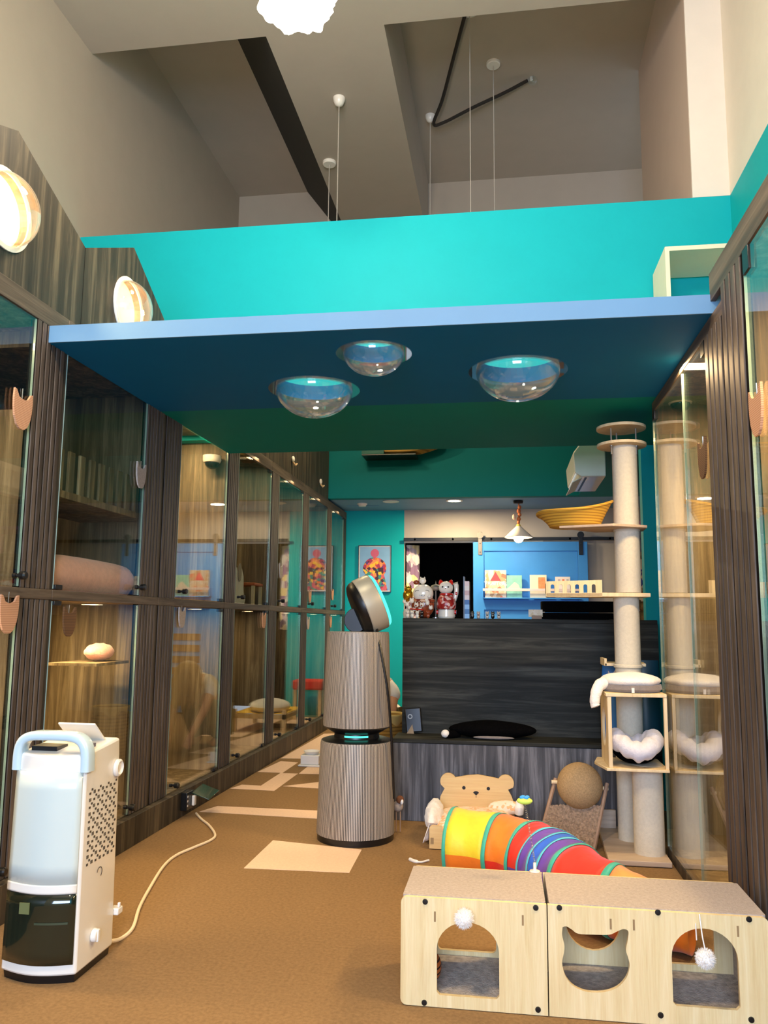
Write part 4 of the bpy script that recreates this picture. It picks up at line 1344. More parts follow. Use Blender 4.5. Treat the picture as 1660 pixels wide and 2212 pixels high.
KIT = [(881, 0, 1.0, porc), (891, .0, 1.0, porc), (902, .0, .95, porc), (912, 0, .95, blkg), (925, 0, 1.0, amber)]
nm = ['tiny white cat figurine, outermost in the front row before the smiling cat', 'tiny white cat figurine, second in the front row before the smiling cat', 'tiny white cat figurine beside the tiny black one before the smiling cat', 'tiny black cat figurine in the front row before the smiling cat', 'tiny russet cat figurine between the smiling cat and the beckoning cat']
for (px_, dz, s, mb), lb in zip(KIT, nm):
    kitten('cat_figurine', lb, fx(px_, FY - .07), FY - .07, ZT_, s, mb, porc if mb is blkg else blkg, 'tiny cats before the smiling cat figurine')
cr = MB()
for px_, py_, s in ((880, 1306, .017), (890, 1298, .019), (900, 1307, .018), (912, 1307, .018), (924, 1303, .017), (885, 1313, .015), (931, 1313, .016), (922, 1296, .015), (895, 1317, .014), (908, 1317, .014), (874, 1300, .013), (928, 1288, .013)):
    p = at(px_, py_, Y=FY - .045)
    cr.ell(p, s * .75, 12, 8).lathe([(s * .3, 0), (0, s * .55)], p + Vector((-s * .4, 0, s * .5)), 6).lathe([(s * .3, 0), (0, s * .55)], p + Vector((s * .4, 0, s * .5)), 6)
cr.build('clustered_kittens', porc, t)
ce = MB()
for px_, py_ in ((899, 1307), (911, 1307)):
    ce.ell(at(px_, py_ + 1, Y=FY - .06), .005, 8, 6)
ce.build('kitten_faces', amber, t)
MB().tube([at(886, 1315, Y=FY - .062), at(900, 1316.5, Y=FY - .064), at(914, 1317, Y=FY - .062)], .0035, 6).build('red_ribbon', redg, t)
p = at(914, 1255, Y=FY)
hc_ = MB().ell((p.x, FY - .01, p.z), (.02, .016, .018), 14, 10)
for q in (-1, 1):
    hc_.lathe([(.006, 0), (0, .011)], (p.x + q * .011, FY - .01, p.z + .014), 8)
hc_.build('topmost_kitten', porc, t)
p = at(900, 1258, Y=FY + .02)
MB().ell((p.x, FY + .02, p.z), (.018, .016, .014), 12, 8).build('russet_flower', amber, t)
# golden figurine
X2 = at(876, 1290, Y=FY).x
t = thing('gold_figurine', 'shiny golden crackled cat figurine beside the smiling cat, next to the teal wall edge', 'figurine', (X2 + .03, FY + .04, ZT_))
g0_ = at(878, 1285, Y=FY + .04)
MB().lathe([(0, 0), (.026, 0), (.030, .03), (.024, .05), (.02, .052)], (g0_.x + .012, FY + .04, ZT_), 20).build('pedestal', porc, t)
MB().ell((g0_.x + .01, FY + .04, g0_.z - .002), (.028, .024, .036), 22, 14, fn=lambda d: 1 + .10 * math.sin(11 * d.x + 9 * d.z) * math.sin(13 * d.y + 5 * d.z)).build('body', gold, t, smooth=20)
gh = MB().ell((g0_.x + .012, FY + .035, g0_.z + .033), (.022, .02, .018), 18, 12)
for q in (-1, 1):
    gh.lathe([(.007, 0), (0, .016)], (g0_.x + .012 + q * .013, FY + .035, g0_.z + .045), 8)
gh.build('head', gold, t, smooth=20)
# lantern-like silver stand between the cats
p = at(942, 1263, Y=FY + .05)
t = thing('silver_ornament', 'silver ornament on a thin stem peeping between the two white cats', 'ornament', (p.x, FY + .05, ZT_))
MB().cyl((p.x, FY + .05, ZT_), .018, .006, 16).tube([(p.x, FY + .05, ZT_), (p.x, FY + .05, p.z - .03)], .004, 8).build('stem', M['steel'], t)
MB().lathe([(.004, 0), (.028, .006), (.032, .02), (.026, .03), (.004, .038), (0, .06)], (p.x, FY + .05, p.z - .035), 18).build('bowl', M['steel'], t)
# tall striped box standing edge-on
X3 = fx(1008, 4.62)
t = thing('striped_box', 'tall narrow card box with blue and pink bands, standing by the dark doorway', 'box', (X3, 4.62, ZT_))
bn = [(148, 196, 232), (62, 120, 172), (140, 188, 226), (52, 104, 160), (226, 208, 200), (206, 168, 160), (236, 222, 206), (232, 206, 196)]
b = MB()
for i in range(8):
    z0 = ZT_ + i * .026
    b.mat(i)
    b.obox(Matrix.Translation((X3 + .006, 4.62, z0 + .013)), .026, .10, .026)
b.build('banded_front', [paint('band_%d' % i, c_, .5) for i, c_ in enumerate(bn)], t, smooth=0)
MB().box(X3 - .014, X3 - .008, 4.57, 4.67, ZT_, ZT_ + .235).build('dark_side', M['black'], t)
# row of five tiny cat figures
row = [(1021, blkg, porc, 'tiny black cat figure with a cream chest, standing nearest the striped box'), (1034, paint('grey_glaze', (196, 190, 178), .3), amber, 'tiny grey cat figure with a russet collar on the bar top'), (1053, paint('grey_glaze_b', (202, 198, 188), .3), blkg, 'tiny grey cat figure, the one between the russet-collared and the black cat figures'), (1065, blkg, porc, 'tiny black cat figure between two grey ones on the bar top'), (1078, paint('grey_glaze_c', (200, 194, 184), .3), blkg, 'tiny grey cat figure at the end of the row, towards the card stand')]
for px_, mb, bw, lb in row:
    kitten('cat_figurine', lb, fx(px_, 4.52), 4.52, ZT_, .92, mb, bw, 'tiny cat figures in a row on the bar', bw)
# card stand
p = at(1160, 1325, Y=4.53)
t = thing('card_stand', 'small cream card in a wooden holder on the bar top', 'card', (p.x, 4.53, ZT_))
MB().box(p.x - .027, p.x + .027, 4.525, 4.541, ZT_, ZT_ + .02).build('wooden_holder', M['stick'], t, bevel=.002)
MB().box(p.x - .044, p.x + .044, 4.532, 4.534, ZT_ + .012, ZT_ + .052).build('card', patches('card_print', [(216, 200, 168), (222, 206, 178), (212, 190, 150), (226, 212, 188)], 60), t)
# folded black cushions
for i, (z0, z1, lb) in enumerate(((0, .037, 'folded flat black cushion lying on the bar under another one'), (.038, .10, 'thick black cushion, upper of the two on the bar below the arched railing'))):
    o = MB().grid(lambda u, v, z0=z0, z1=z1: Vector((.405 + .205 * math.copysign(abs(math.cos(2 * PI * u)) ** .35, math.cos(2 * PI * u)) * (1 if abs(v - .5) < .49 else .0), 4.62 + .13 * math.copysign(abs(math.sin(2 * PI * u)) ** .35, math.sin(2 * PI * u)) * (1 if abs(v - .5) < .49 else 0), ZT_ + z0 + (z1 - z0) * (.5 - .5 * math.cos(PI * v)))), 48, 8, True).build('black_cushion', M['plush_black'], None, smooth=50)
    tag(o, lb, 'cushion', 'black cushions on the bar')

# ================================================================== sliding barn door and its books
DX_0, DX_1 = at(1023, 1250, Y=YB - .06).x, at(1271, 1250, Y=YB - .06).x
DZ1 = at(1150, 1171, Y=YB - .06).z
DYF, DYB_ = YB - .075, YB - .035
t = thing('barn_door', 'sky blue sliding barn door on a black rail behind the bar', 'door', ((DX_0 + DX_1) / 2, YB - .055, .02))
MB().box(DX_0 + .002, DX_1 - .002, DYF + .014, DYB_, .02, DZ1).build('door_leaf', M['door_blue'], t, smooth=0)
f = MB()
xi0, xi1 = at(1046, 1250, Y=DYF).x, at(1250, 1250, Y=DYF).x
for a in (DX_0, xi1):
    f.box(a, a + (xi0 - DX_0 if a == DX_0 else DX_1 - xi1), DYF, DYF + .014, .02, DZ1)
zt = at(1150, 1190, Y=DYF).z
zm = at(1150, 1318, Y=DYF).z
for z0, z1 in ((zt, DZ1), (zm, zm + .10), (.02, .14)):
    f.box(xi0, xi1, DYF, DYF + .014, z0, z1)
f.build('door_frame', M['door_blue'], t, bevel=.002)
f = MB()
for z in (.30, .42, .54, .66, .78):
    f.box(xi0 + .1, xi1 - .1, DYF + .008, DYF + .0139, z, z + .07)
f.build('vent_slots', paint('vent_brown', (120, 84, 52), .6), t, smooth=0)
rz = at(1100, 1166, Y=YB - .06).z
t2 = thing('door_rail', 'black steel rail over the doorway carrying the barn door', 'rail', (.1, YB - .05, rz))
MB().box(xd0, 1.7, YB - .055, YB - .046, rz - .008, rz + .026).build('rail', M['black_metal'], t2, bevel=.002)
b = MB()
for k in range(7):
    b.cyl((xd0 + .12 + k * .4, YB - .055, rz + .009), .011, .055, 10, Matrix.Rotation(-PI / 2, 3, 'X'))
b.build('standoff', M['black_metal'], t2)
for px_, mt in ((1038, paint('hanger_grey', (132, 122, 110), .4, .05, metal=.6)), (1256, M['black_metal'])):
    a0_, a1_ = at(px_, 1199, Y=DYF), at(px_, 1147, Y=DYF)
    h = MB().box(a0_.x - .021, a0_.x + .021, DYF - .008, DYF - .001, a0_.z, a1_.z - .01).build('hanger_strap', mt, t, bevel=.003)
    MB().cyl((a0_.x, DYF - .016, rz + .045), .034, .02, 24, Matrix.Rotation(-PI / 2, 3, 'X')).build('roller', mt, h)
    for zz in (a0_.z + .03, a0_.z + .12):
        MB().cyl((a0_.x, DYF - .012, zz), .006, .006, 10, Matrix.Rotation(-PI / 2, 3, 'X')).build('bolt', M['black'], h)
# white lintel strip over the doorway
wbox('trim_doorway', M['white'], xd0 + .002, .4, YB - .004, YB - .0005, 1.828, 1.86)
# ledge for the books
SX0, SX1 = at(1045, 1285, Y=DYF - .05).x, at(1190, 1285, Y=DYF - .05).x + .30
sz = at(1100, 1291, Y=DYF - .05).z
t = thing('book_ledge', 'slim blue book ledge with a pale front bar, fixed to the barn door', 'shelf', ((SX0 + SX1) / 2, DYF - .04, sz))
MB().box(SX0, SX1, DYF - .075, DYF - .001, sz - .012, sz).build('ledge', M['door_blue'], t, bevel=.002)
br = at(1100, 1274, Y=DYF - .07).z
MB().box(SX0 - .005, SX1, DYF - .082, DYF - .076, br - .014, br + .012).build('front_bar', paint('pale_pink_bar', (232, 212, 208), .5), t, bevel=.002)
MB().box(SX0 - .009, SX0 - .001, DYF - .076, DYF - .001, sz, br + .012).build('end_bracket', M['door_blue'], t, smooth=0)


def book(lb, px0, px1, pyt, cover, group='picture books on the ledge'):
    a, b = at(px0, pyt, Y=DYF - .03), at(px1, pyt, Y=DYF - .03)
    x0, x1 = a.x, b.x
    k = thing('book', lb, 'book', ((x0 + x1) / 2, DYF - .04, sz), 0, group)
    MB().box(x0, x1, DYF - .045, DYF - .018, sz, a.z).build('cover', cover, k, bevel=.001)
    return k, x0, x1, a.z


yl = DYF - .0455
k, x0, x1, z1 = book('tall cream picture book with white TRAITOR lettering and a red crown shape', 1048, 1094, 1232, patches('book_cover_a', [(232, 214, 196), (226, 196, 166), (198, 158, 120), (236, 222, 206), (214, 120, 96)], 26))
xm, w_ = (x0 + x1) / 2, x1 - x0
z0_ = sz
MB().add([(xm - .055, yl, z1 - .11), (xm + .055, yl, z1 - .11), (xm, yl, z1 - .015)], [(0, 1, 2)]).build('red_shape', paint('coral', (220, 70, 80), .6), k, smooth=0, solid=.001)
MB().text('TRAITOR', .056, (xm, yl - .001, z1 - .155), (1, 0, 0), (0, 0, 1), .001).build('lettering', M['white_plastic'], k, smooth=0)
k, x0, x1, z1 = book('mint green picture book with a pale pink hill, beside the tall cream one', 1095, 1128, 1243, paint('mint_cover', (140, 206, 190), .5, .12, 18))
MB().plate([(x0 + .004, sz + .09), (x0 + .05, sz + .13), (x0 + .08, sz + .16), (x0 + .12, sz + .13), (x1 - .02, sz + .09)], (0, yl, 0), (1, 0, 0), (0, 0, 1), (0, 1, 0), .001).build('pink_hill', paint('pale_pink', (236, 220, 200), .6), k, smooth=0)
k, x0, x1, z1 = book('cream book with an orange bread picture, third on the ledge', 1145, 1181, 1242, paint('cream_cover', (246, 232, 204), .5, .03))
MB().plate(rrect((x0 + x1) / 2, x1 - .012, sz + .07, z1 - .025, .006), (0, yl, 0), (1, 0, 0), (0, 0, 1), (0, 1, 0), .001).build('orange_picture', paint('orange_print', (240, 150, 96), .6, .2, 40), k, smooth=0)
k, x0, x1, z1 = book('small white book with three little coloured squares, behind the arched railing', 1200, 1232, 1246, paint('white_cover', (244, 234, 226), .5, .03))
b = MB()
for i in range(3):
    b.mat(i).box(x0 + .026 + i * .042, x0 + .048 + i * .042, yl, yl + .001, z1 - .05, z1 - .025)
b.build('squares', [paint('sq_lilac', (196, 176, 190), .6), paint('sq_orange', (236, 130, 90), .6), paint('sq_grey', (180, 180, 184), .6)], k, smooth=0)

# ================================================================== cat poster (a plain colourful design)
P0_, P1_ = at(775, 1178, Y=YB - .02), at(845, 1279, Y=YB - .02)
t = thing('poster', 'framed bright multicoloured poster on the teal wall, above the purifier head', 'poster', ((P0_.x + P1_.x) / 2, YB - .015, P1_.z))
fr = MB().plate([(P0_.x, P1_.z), (P1_.x, P1_.z), (P1_.x, P0_.z), (P0_.x, P0_.z)], (0, YB - .026, 0), (1, 0, 0), (0, 0, 1), (0, 1, 0), .024, [[(P0_.x + .006, P1_.z + .006), (P1_.x - .006, P1_.z + .006), (P1_.x - .006, P0_.z - .006), (P0_.x + .006, P0_.z - .006)]])
fr.build('frame', M['black'], t, smooth=0)
MB().box(P0_.x + .0055, P1_.x - .0055, YB - .016, YB - .006, P1_.z + .0055, P0_.z - .0055).build('white_border', M['white_plastic'], t, smooth=0)
MB().box(P0_.x + .016, P1_.x - .016, YB - .0175, YB - .016, P1_.z + .016, P0_.z - .016).build('blue_print', paint('poster_blue', (128, 176, 220), .6, .05), t, smooth=0)
xm, zm_ = (P0_.x + P1_.x) / 2, (P0_.z + P1_.z) / 2
art = patches('poster_patches', [(228, 120, 50), (170, 50, 90), (240, 196, 60), (70, 40, 60), (206, 90, 110), (90, 60, 130), (60, 140, 130), (240, 150, 90)], 34, .6)
MB().plate([(xm - .15, P1_.z + .016), (xm + .14, P1_.z + .016), (xm + .10, zm_ - .06)] + arc(xm, zm_ + .0, .125, -20, 200, 24, .12) + [(xm - .10, zm_ - .06)], (0, YB - .0185, 0), (1, 0, 0), (0, 0, 1), (0, 1, 0), .001).build('colour_patches', art, t, smooth=0)
MB().plate(circ(xm + .0, P0_.z - .085, .045, 20), (0, YB - .0185, 0), (1, 0, 0), (0, 0, 1), (0, 1, 0), .001).build('pink_disc', paint('poster_pink', (206, 96, 130), .6), t, smooth=0)

# ================================================================== soffit fittings
bright = glow('downlight_glow', (255, 236, 190), 26)
dim = paint('unlit_diffuser', (220, 222, 214), .5)
for px_, py_, on, lb in ((982, 1081, True, 'glowing round downlight in the blue soffit'), (845, 1083, False, 'unlit round downlight in the blue soffit, between the smoke detector and the lit one')):
    p = at(px_, py_, Z=2.178)
    t = thing('downlight', lb, 'light', (p.x, p.y, 2.17), 0, 'round downlights in the soffit')
    MB().lathe([(.062, .0), (.082, -.002), (.082, -.008), (.062, -.01), (.062, 0)], (p.x, p.y, 2.18), 32).build('trim_ring', M['white_plastic'], t)
    MB().cyl((p.x, p.y, 2.173), .061, .004, 32).build('diffuser', bright if on else dim, t)
    if on:
        lamp('downlight_beam', 'AREA', (p.x, p.y, 2.165), 40, (255, 226, 176), .12, aim=(p.x, p.y, 0))
p = at(783, 1088, Z=2.178)
t = thing('smoke_detector', 'white smoke detector on the blue soffit near the cabinets', 'detector', (p.x, p.y, 2.15))
MB().lathe([(0, -.03), (.035, -.03), (.045, -.012), (.052, -.01), (.052, 0), (0, 0)], (p.x, p.y, 2.18), 28).build('body', M['white_plastic'], t)
p2 = at(783, 1093, Z=2.179)
tag(MB().box(p2.x - .16, p2.x + .18, p2.y - .02, p2.y - .017, 2.177, 2.18).build('access_hatch', paint('hatch_line', (84, 128, 172), .6)), 'thin outline of an access hatch in the blue soffit', 'hatch')

# climbing-figure pendant lamp
p = at(1120, 1082, Z=2.178)
LX, LY = p.x, p.y
lz = lambda py: at(1120, py, Y=LY).z
t = thing('pendant_lamp', 'white cone pendant lamp with small climbing clay figures on its stem', 'lamp', (LX, LY, lz(1170)))
MB().lathe([(0, 0), (.046, 0), (.05, -.01), (.044, -.028), (.02, -.034), (0, -.034)], (LX, LY, 2.18), 28).build('canopy', M['black'], t)
clay = paint('orange_clay', (206, 116, 66), .6, .15, 40)
fg = MB()
zc = lz(1128)
for dx, py_, rx, rzz in ((.012, 1096, .018, .022), (.004, 1104, .020, .026), (.012, 1112, .018, .02), (.004, 1121, .02, .022), (0, 1128, .015, .02)):
    fg.ell((LX + dx, LY, lz(py_)), (rx, .018, rzz), 14, 10)
fg.tube([(LX + .004, LY, 2.146), (LX + .004, LY, lz(1138))], .006, 8)
fg.build('clay_figures', clay, t)
MB().ell((LX - .042, LY - .01, lz(1117)), (.018, .018, .028), 14, 10).build('pale_figure', paint('pale_clay', (238, 196, 170), .6), t)
MB().lathe([(.02, 0), (.024, .012), (.016, .03), (0, .036)], (LX, LY, lz(1139)), 18).build('shade_neck', paint('yellow_glaze', (226, 196, 90), .4), t)
sh = paint('white_shade', (232, 220, 206), .5, .03)
zs0 = lz(1161)
MB().lathe([(.136, zs0), (.022, lz(1137)), (.020, lz(1137) - .002), (.132, zs0 - .002)], (LX, LY, 0), 40).build('shade', sh, t, solid=.003)
MB().ell((LX, LY, lz(1162)), .048, 20, 14).build('bulb', glow('bulb_glow', (255, 244, 224), 20), t)
lamp('pendant_bulb_light', 'POINT', (LX, LY, lz(1172) - .02), 6, (255, 236, 205), .05)

# ================================================================== air conditioner on the bulkhead
t = thing('air_conditioner', 'white wall air conditioner with its flap open, on the bulkhead behind the cat tree', 'air conditioner', (XR - .1, 6.0, 1.9))
AY0, AY1 = 5.55, 6.2
az1 = at(1250, 958, X=XR - .18).z
az = at(1218, 960, Y=AY0)
ZA1 = at(1225, 960, Y=AY0).z
ZA0 = at(1225, 1030, Y=AY0).z
prof = [(0, ZA1), (-.17, ZA1), (-.215, ZA1 - .06), (-.205, ZA0 + .03), (-.16, ZA0), (0, ZA0)]
MB().plate(prof, (XR - .002, AY0, 0), (1, 0, 0), (0, 0, 1), (0, 1, 0), AY1 - AY0).build('casing', M['white_plastic'], t, bevel=.006)
MB().obox(Matrix.Translation((XR - .185, 5.88, ZA0 - .012)) @ Matrix.Rotation(math.radians(-28), 4, 'Y'), .085, .58, .006).build('flap', M['cool_white'], t, bevel=.002)
MB().box(XR - .14, XR - .125, AY0 + .04, AY1 - .04, ZA0 - .004, ZA0 + .001).build('air_slot', M['black'], t, smooth=0)

# rope-wrapped wall perch on the drop wall
q0, q1 = at(786, 986, Y=7.45), at(965, 965, Y=7.45)
t = thing('wall_perch', 'curved straw-bound perch on a black bracket, high on the green-teal wall', 'perch', ((q0.x + q1.x) / 2, 7.45, q0.z))
zq = q0.z
xa_, xb2 = at(820, 986, Y=7.4).x, at(965, 965, Y=7.4).x
MB().grid(lambda u, v: Vector((xa_ + (xb2 - xa_) * u, 7.36 + .22 * v, zq + .012 + .13 * u ** 2.2 + .02 * math.sin(PI * v) * -1 + .035 * (1 - math.sin(PI * min(1, u * 1.4) * .5)))), 28, 10).build('straw_pad', M['straw'], t, solid=.03, smooth=60)
MB().plate([(q0.x, zq + .0), (xa_ + .05, zq - .002), (xa_ + .05, zq + .10), (q0.x, zq + .055)], (0, 7.34, 0), (1, 0, 0), (0, 0, 1), (0, 1, 0), .26).build('bracket_block', paint('perch_green', (14, 92, 82), .6), t, smooth=0)
MB().box(q0.x, xa_ + .35, 7.345, 7.595, zq - .012, zq - .002).build('black_underside', M['black'], t, smooth=0)

# pink toy rack in the side nook
q = at(1384, 1135, Y=6.8)
t = thing('toy_rack', 'pink toy rack seen in the gap between the cat tree and the teal wall end', 'rack', (q.x + .12, 6.95, 0))
pk = paint('pink_lacquer', (222, 150, 190), .5, .05)
RX0, RX1 = q.x - .13, q.x + .33
rk = MB().box(RX0 - .02, RX0, 6.75, 7.15, 0, q.z + .03).box(RX1, RX1 + .02, 6.75, 7.15, 0, q.z + .03)
rk.build('upright', pk, t, smooth=0)
for z in (.25, .60, .95, 1.26, 1.55, q.z):
    MB().box(RX0, RX1, 6.75, 7.15, z, z + .03).build('shelf_board', pk if z > 1.6 else M['stick'], t, smooth=0)
TOY = [('plush_toy', 'grey and white plush toy on the upper shelf of the pink rack', 1386, 1180, .078, (150, 142, 150)),
       ('plush_toy', 'bright blue plush toy in the middle of the pink rack', 1379, 1250, .062, (60, 90, 210)), ('plush_toy', 'cream plush toy in the middle of the pink rack', 1404, 1250, .075, (226, 190, 160)), ('plush_toy', 'tan plush toy at the bottom of the gap in the pink rack', 1392, 1300, .085, (168, 122, 70))]
for nm_, lb, px_, py_, r, c_ in TOY:
    p = at(px_, py_, Y=6.85)
    zb_ = max([z for z in (.28, .63, .981, 1.291, 1.581) if z < p.z] + [.28])
    o = thing(nm_, lb, 'toy', (p.x, 6.85, zb_), 0, 'plush toys on the pink rack')
    mm = paint('plush_%d' % px_ + str(py_), c_, .9, .2, 40)
    MB().ell((p.x, 6.88, zb_ + r * .8), (r * .7, r * .6, r * .8), 14, 10).build('body', mm, o)
    MB().ell((p.x, 6.86, zb_ + r * 1.9), (r * .55, r * .5, r * .5), 14, 10).ell((p.x - r * .4, 6.87, zb_ + r * 2.35), r * .2, 8, 6).ell((p.x + r * .4, 6.87, zb_ + r * 2.35), r * .2, 8, 6).build('head', mm, o)

# ================================================================== crouching person in the aisle behind the purifier
skin = paint('skin', (206, 150, 112), .55, .04, 20, sss=.1)
t = thing('person', 'person crouching behind the purifier in a white short-sleeved top, arm reaching to the floor', 'person', (-.95, 6.15, 0))
DPY, DPX = -.57, -.03


def skinned(name, verts, edges, mt, parent, sub=2):
    me = bpy.data.meshes.new(name)
    org = WL[parent.name]
    me.from_pydata([Vector(v[:3]) + Vector((DPX, DPY, 0)) - org for v in verts], edges, [])
    me.materials.append(mt)
    o = bpy.data.objects.new(name, me)
    COL.objects.link(o)
    o.parent = parent
    WL[o.name] = org
    md = o.modifiers.new('skin', 'SKIN')
    md.use_smooth_shade = True
    for i, v in enumerate(verts):
        sv = me.skin_vertices[0].data[i]
        sv.radius = (v[3], v[3])
        sv.use_root = (i == 0)
    o.modifiers.new('sub', 'SUBSURF').render_levels = sub
    o.modifiers['sub'].levels = sub
    return o


hands = {}
V_ = [(-.95, 7.05, .22, .11), (-.94, 6.92, .40, .115), (-.93, 6.80, .52, .105), (-.93, 6.70, .56, .05), (-.93, 6.62, .58, .048), (-.93, 6.54, .575, .078), (-.93, 6.47, .52, .06),
      (-.86, 6.74, .525, .05), (-.80, 6.70, .48, .045), (-.805, 6.62, .34, .036), (-.825, 6.50, .19, .028), (-.835, 6.46, .13, .024), (-.838, 6.44, .095, .022),
      (-1.0, 6.74, .525, .05), (-1.07, 6.70, .47, .045), (-1.06, 6.60, .33, .036), (-1.03, 6.48, .20, .028), (-1.02, 6.44, .15, .024), (-1.015, 6.42, .12, .022),
      (-.87, 7.02, .20, .085), (-.85, 6.78, .36, .07), (-.86, 6.92, .14, .052), (-.865, 6.98, .045, .036), (-.86, 6.86, .03, .028),
      (-1.03, 7.02, .20, .085), (-1.04, 6.78, .36, .07), (-1.03, 6.92, .14, .052), (-1.03, 6.98, .045, .036), (-1.03, 6.86, .03, .028)]
E_ = [(0, 1), (1, 2), (2, 3), (3, 4), (4, 5), (5, 6), (2, 7), (7, 8), (8, 9), (9, 10), (10, 11), (11, 12), (2, 13), (13, 14), (14, 15), (15, 16), (16, 17), (17, 18),
      (0, 19), (19, 20), (20, 21), (21, 22), (22, 23), (0, 24), (24, 25), (25, 26), (26, 27), (27, 28)]
for base, sx in ((12, -1), (18, 1)):
    bx_, by_, bz_, _ = V_[base]
    for fi, (dx, ln) in enumerate(((-.016, .040), (-.006, .048), (.005, .045), (.015, .036), (sx * .022, .03))):
        i0 = len(V_)
        th = fi == 4
        V_ += [(bx_ + dx, by_ - .012, bz_ - .018 + (.016 if th else 0), .008), (bx_ + dx * 1.25, by_ - .024, bz_ - .018 - ln * .45, .007), (bx_ + dx * 1.3, by_ - .026, bz_ - .018 - ln, .006)]
        E_ += [(base, i0), (i0, i0 + 1), (i0 + 1, i0 + 2)]
body = skinned('body', V_, E_, skin, t)
sh_ = [(-.95, 7.04, .26, .122), (-.94, 6.92, .40, .128), (-.93, 6.80, .52, .118), (-.93, 6.72, .555, .066), (-.86, 6.745, .527, .062), (-.795, 6.70, .475, .056), (-.797, 6.66, .41, .052), (-1.0, 6.745, .527, .062), (-1.075, 6.70, .465, .056), (-1.072, 6.65, .40, .052)]
skinned('white_top', sh_, [(0, 1), (1, 2), (2, 3), (2, 4), (4, 5), (5, 6), (2, 7), (7, 8), (8, 9)], paint('white_tee', (226, 222, 216), .9, .04), t)
olive = paint('olive_trousers', (120, 112, 74), .9, .08)
skinned('trousers', [(-.95, 7.05, .20, .128), (-.87, 7.02, .20, .098), (-.85, 6.775, .36, .083), (-.86, 6.92, .14, .066), (-.865, 6.97, .07, .05), (-1.03, 7.02, .20, .098), (-1.04, 6.775, .36, .083), (-1.03, 6.92, .14, .066), (-1.03, 6.97, .07, .05)], [(0, 1), (1, 2), (2, 3), (3, 4), (0, 5), (5, 6), (6, 7), (7, 8)], olive, t)
hair = paint('light_brown_hair', (150, 116, 66), .6, .25, 60, stretch=(1, 1, .1))
hr_ = MB().ell((-.93 + DPX, 6.56 + DPY, .605), (.098, .105, .085), 24, 16)
for i in range(22):
    a = -.6 + 4.4 * i / 21
    x0_, y0_ = -.93 + DPX + .08 * math.cos(a), 6.55 + DPY - .085 * math.sin(a)
    hr_.tube(spline([(x0_, y0_, .60), (x0_ * 1.0 + .012 * math.cos(a), y0_ - .015, .50), (x0_ + .008 * math.cos(a * 3), y0_ - .02, .36 + .03 * math.sin(i * 2.1))], 4), [.024] * 5 + [.018] * 3 + [.006], 6)
hr_.build('hair', hair, t, smooth=70)

# basket by the purifier
q = at(857, 1590, Y=5.2)
t = thing('straw_basket', 'banded straw basket beside the bar end, cloth over its rim', 'basket', (q.x - .03, 5.2, 0))
zt_ = at(857, 1545, Y=5.2).z
MB().lathe([(0, 0), (.105, 0), (.115, zt_), (.108, zt_), (.10, .01), (0, .01)], (q.x - .06, 5.2, 0), 40).build('woven_side', M['straw'], t)
MB().grid(lambda u, v: Vector((q.x - .06 + .116 * math.cos(2 * PI * u) * (1 + .05 * math.sin(u * 40) * v), 5.2 + .116 * math.sin(2 * PI * u), zt_ + .012 - .05 * v * (1 + .4 * math.sin(u * 31)))), 48, 4, True).build('cloth_lining', paint('straw_cloth', (216, 190, 120), .9), t, solid=.003)

# things the cabinet glass mirrors from the aisle: pet cot, bowl stand, red seat
t = thing('pet_cot', 'low wooden pet cot with yellow cloth and white cushion, beside the teal wall', 'cot', (-1.15, 7.5, 0))
MB().box(-1.4, -.9, 7.22, 7.24, .12, .16).box(-1.4, -.9, 7.86, 7.88, .12, .16).box(-1.4, -1.38, 7.22, 7.88, .12, .16).box(-.92, -.9, 7.22, 7.88, .12, .16).build('frame', M['plyx'], t, smooth=0)
for x in (-1.4, -.935):
    for y in (7.22, 7.845):
        MB().box(x, x + .035, y, y + .035, 0, .20).build('leg', M['plyx'], t, smooth=0)
MB().grid(lambda u, v: Vector((-1.39 + .48 * u, 7.23 + .64 * v, .165 - .03 * math.sin(PI * u) * math.sin(PI * v))), 10, 10).build('yellow_cloth', paint('mustard_cloth', (226, 182, 50), .9), t, solid=.004)
MB().ell((-1.15, 7.58, .20), (.19, .22, .07), 24, 12).build('white_cushion', M['plush_white'], t)
t = thing('bowl_stand', 'small white pet bowl stand on the carpet, tucked behind the purifier', 'bowl', (-1.36, 5.7, 0))
MB().box(-1.43, -1.27, 5.62, 5.78, 0, .012).box(-1.415, -1.285, 5.635, 5.765, .012, .075).build('stand', M['white_plastic'], t, bevel=.006)
MB().lathe([(.0, .06), (.04, .062), (.058, .085), (.055, .086), (.038, .066), (0, .065)], (-1.35, 5.7, .012), 24).build('bowl', M['white_plastic'], t)
t = thing('stool', 'red padded stool by the teal back wall, mirrored in the cabinet glass', 'stool', (-1.36, 8.25, 0))
MB().box(-1.52, -1.2, 8.18, 8.42, .30, .40).build('seat', paint('red_cover', (206, 40, 32), .8, .1), t, bevel=.02)
for x in (-1.5, -1.24):
    for y in (8.2, 8.38):
        MB().box(x, x + .03, y, y + .03, 0, .30).build('leg', M['plyx'], t, smooth=0)

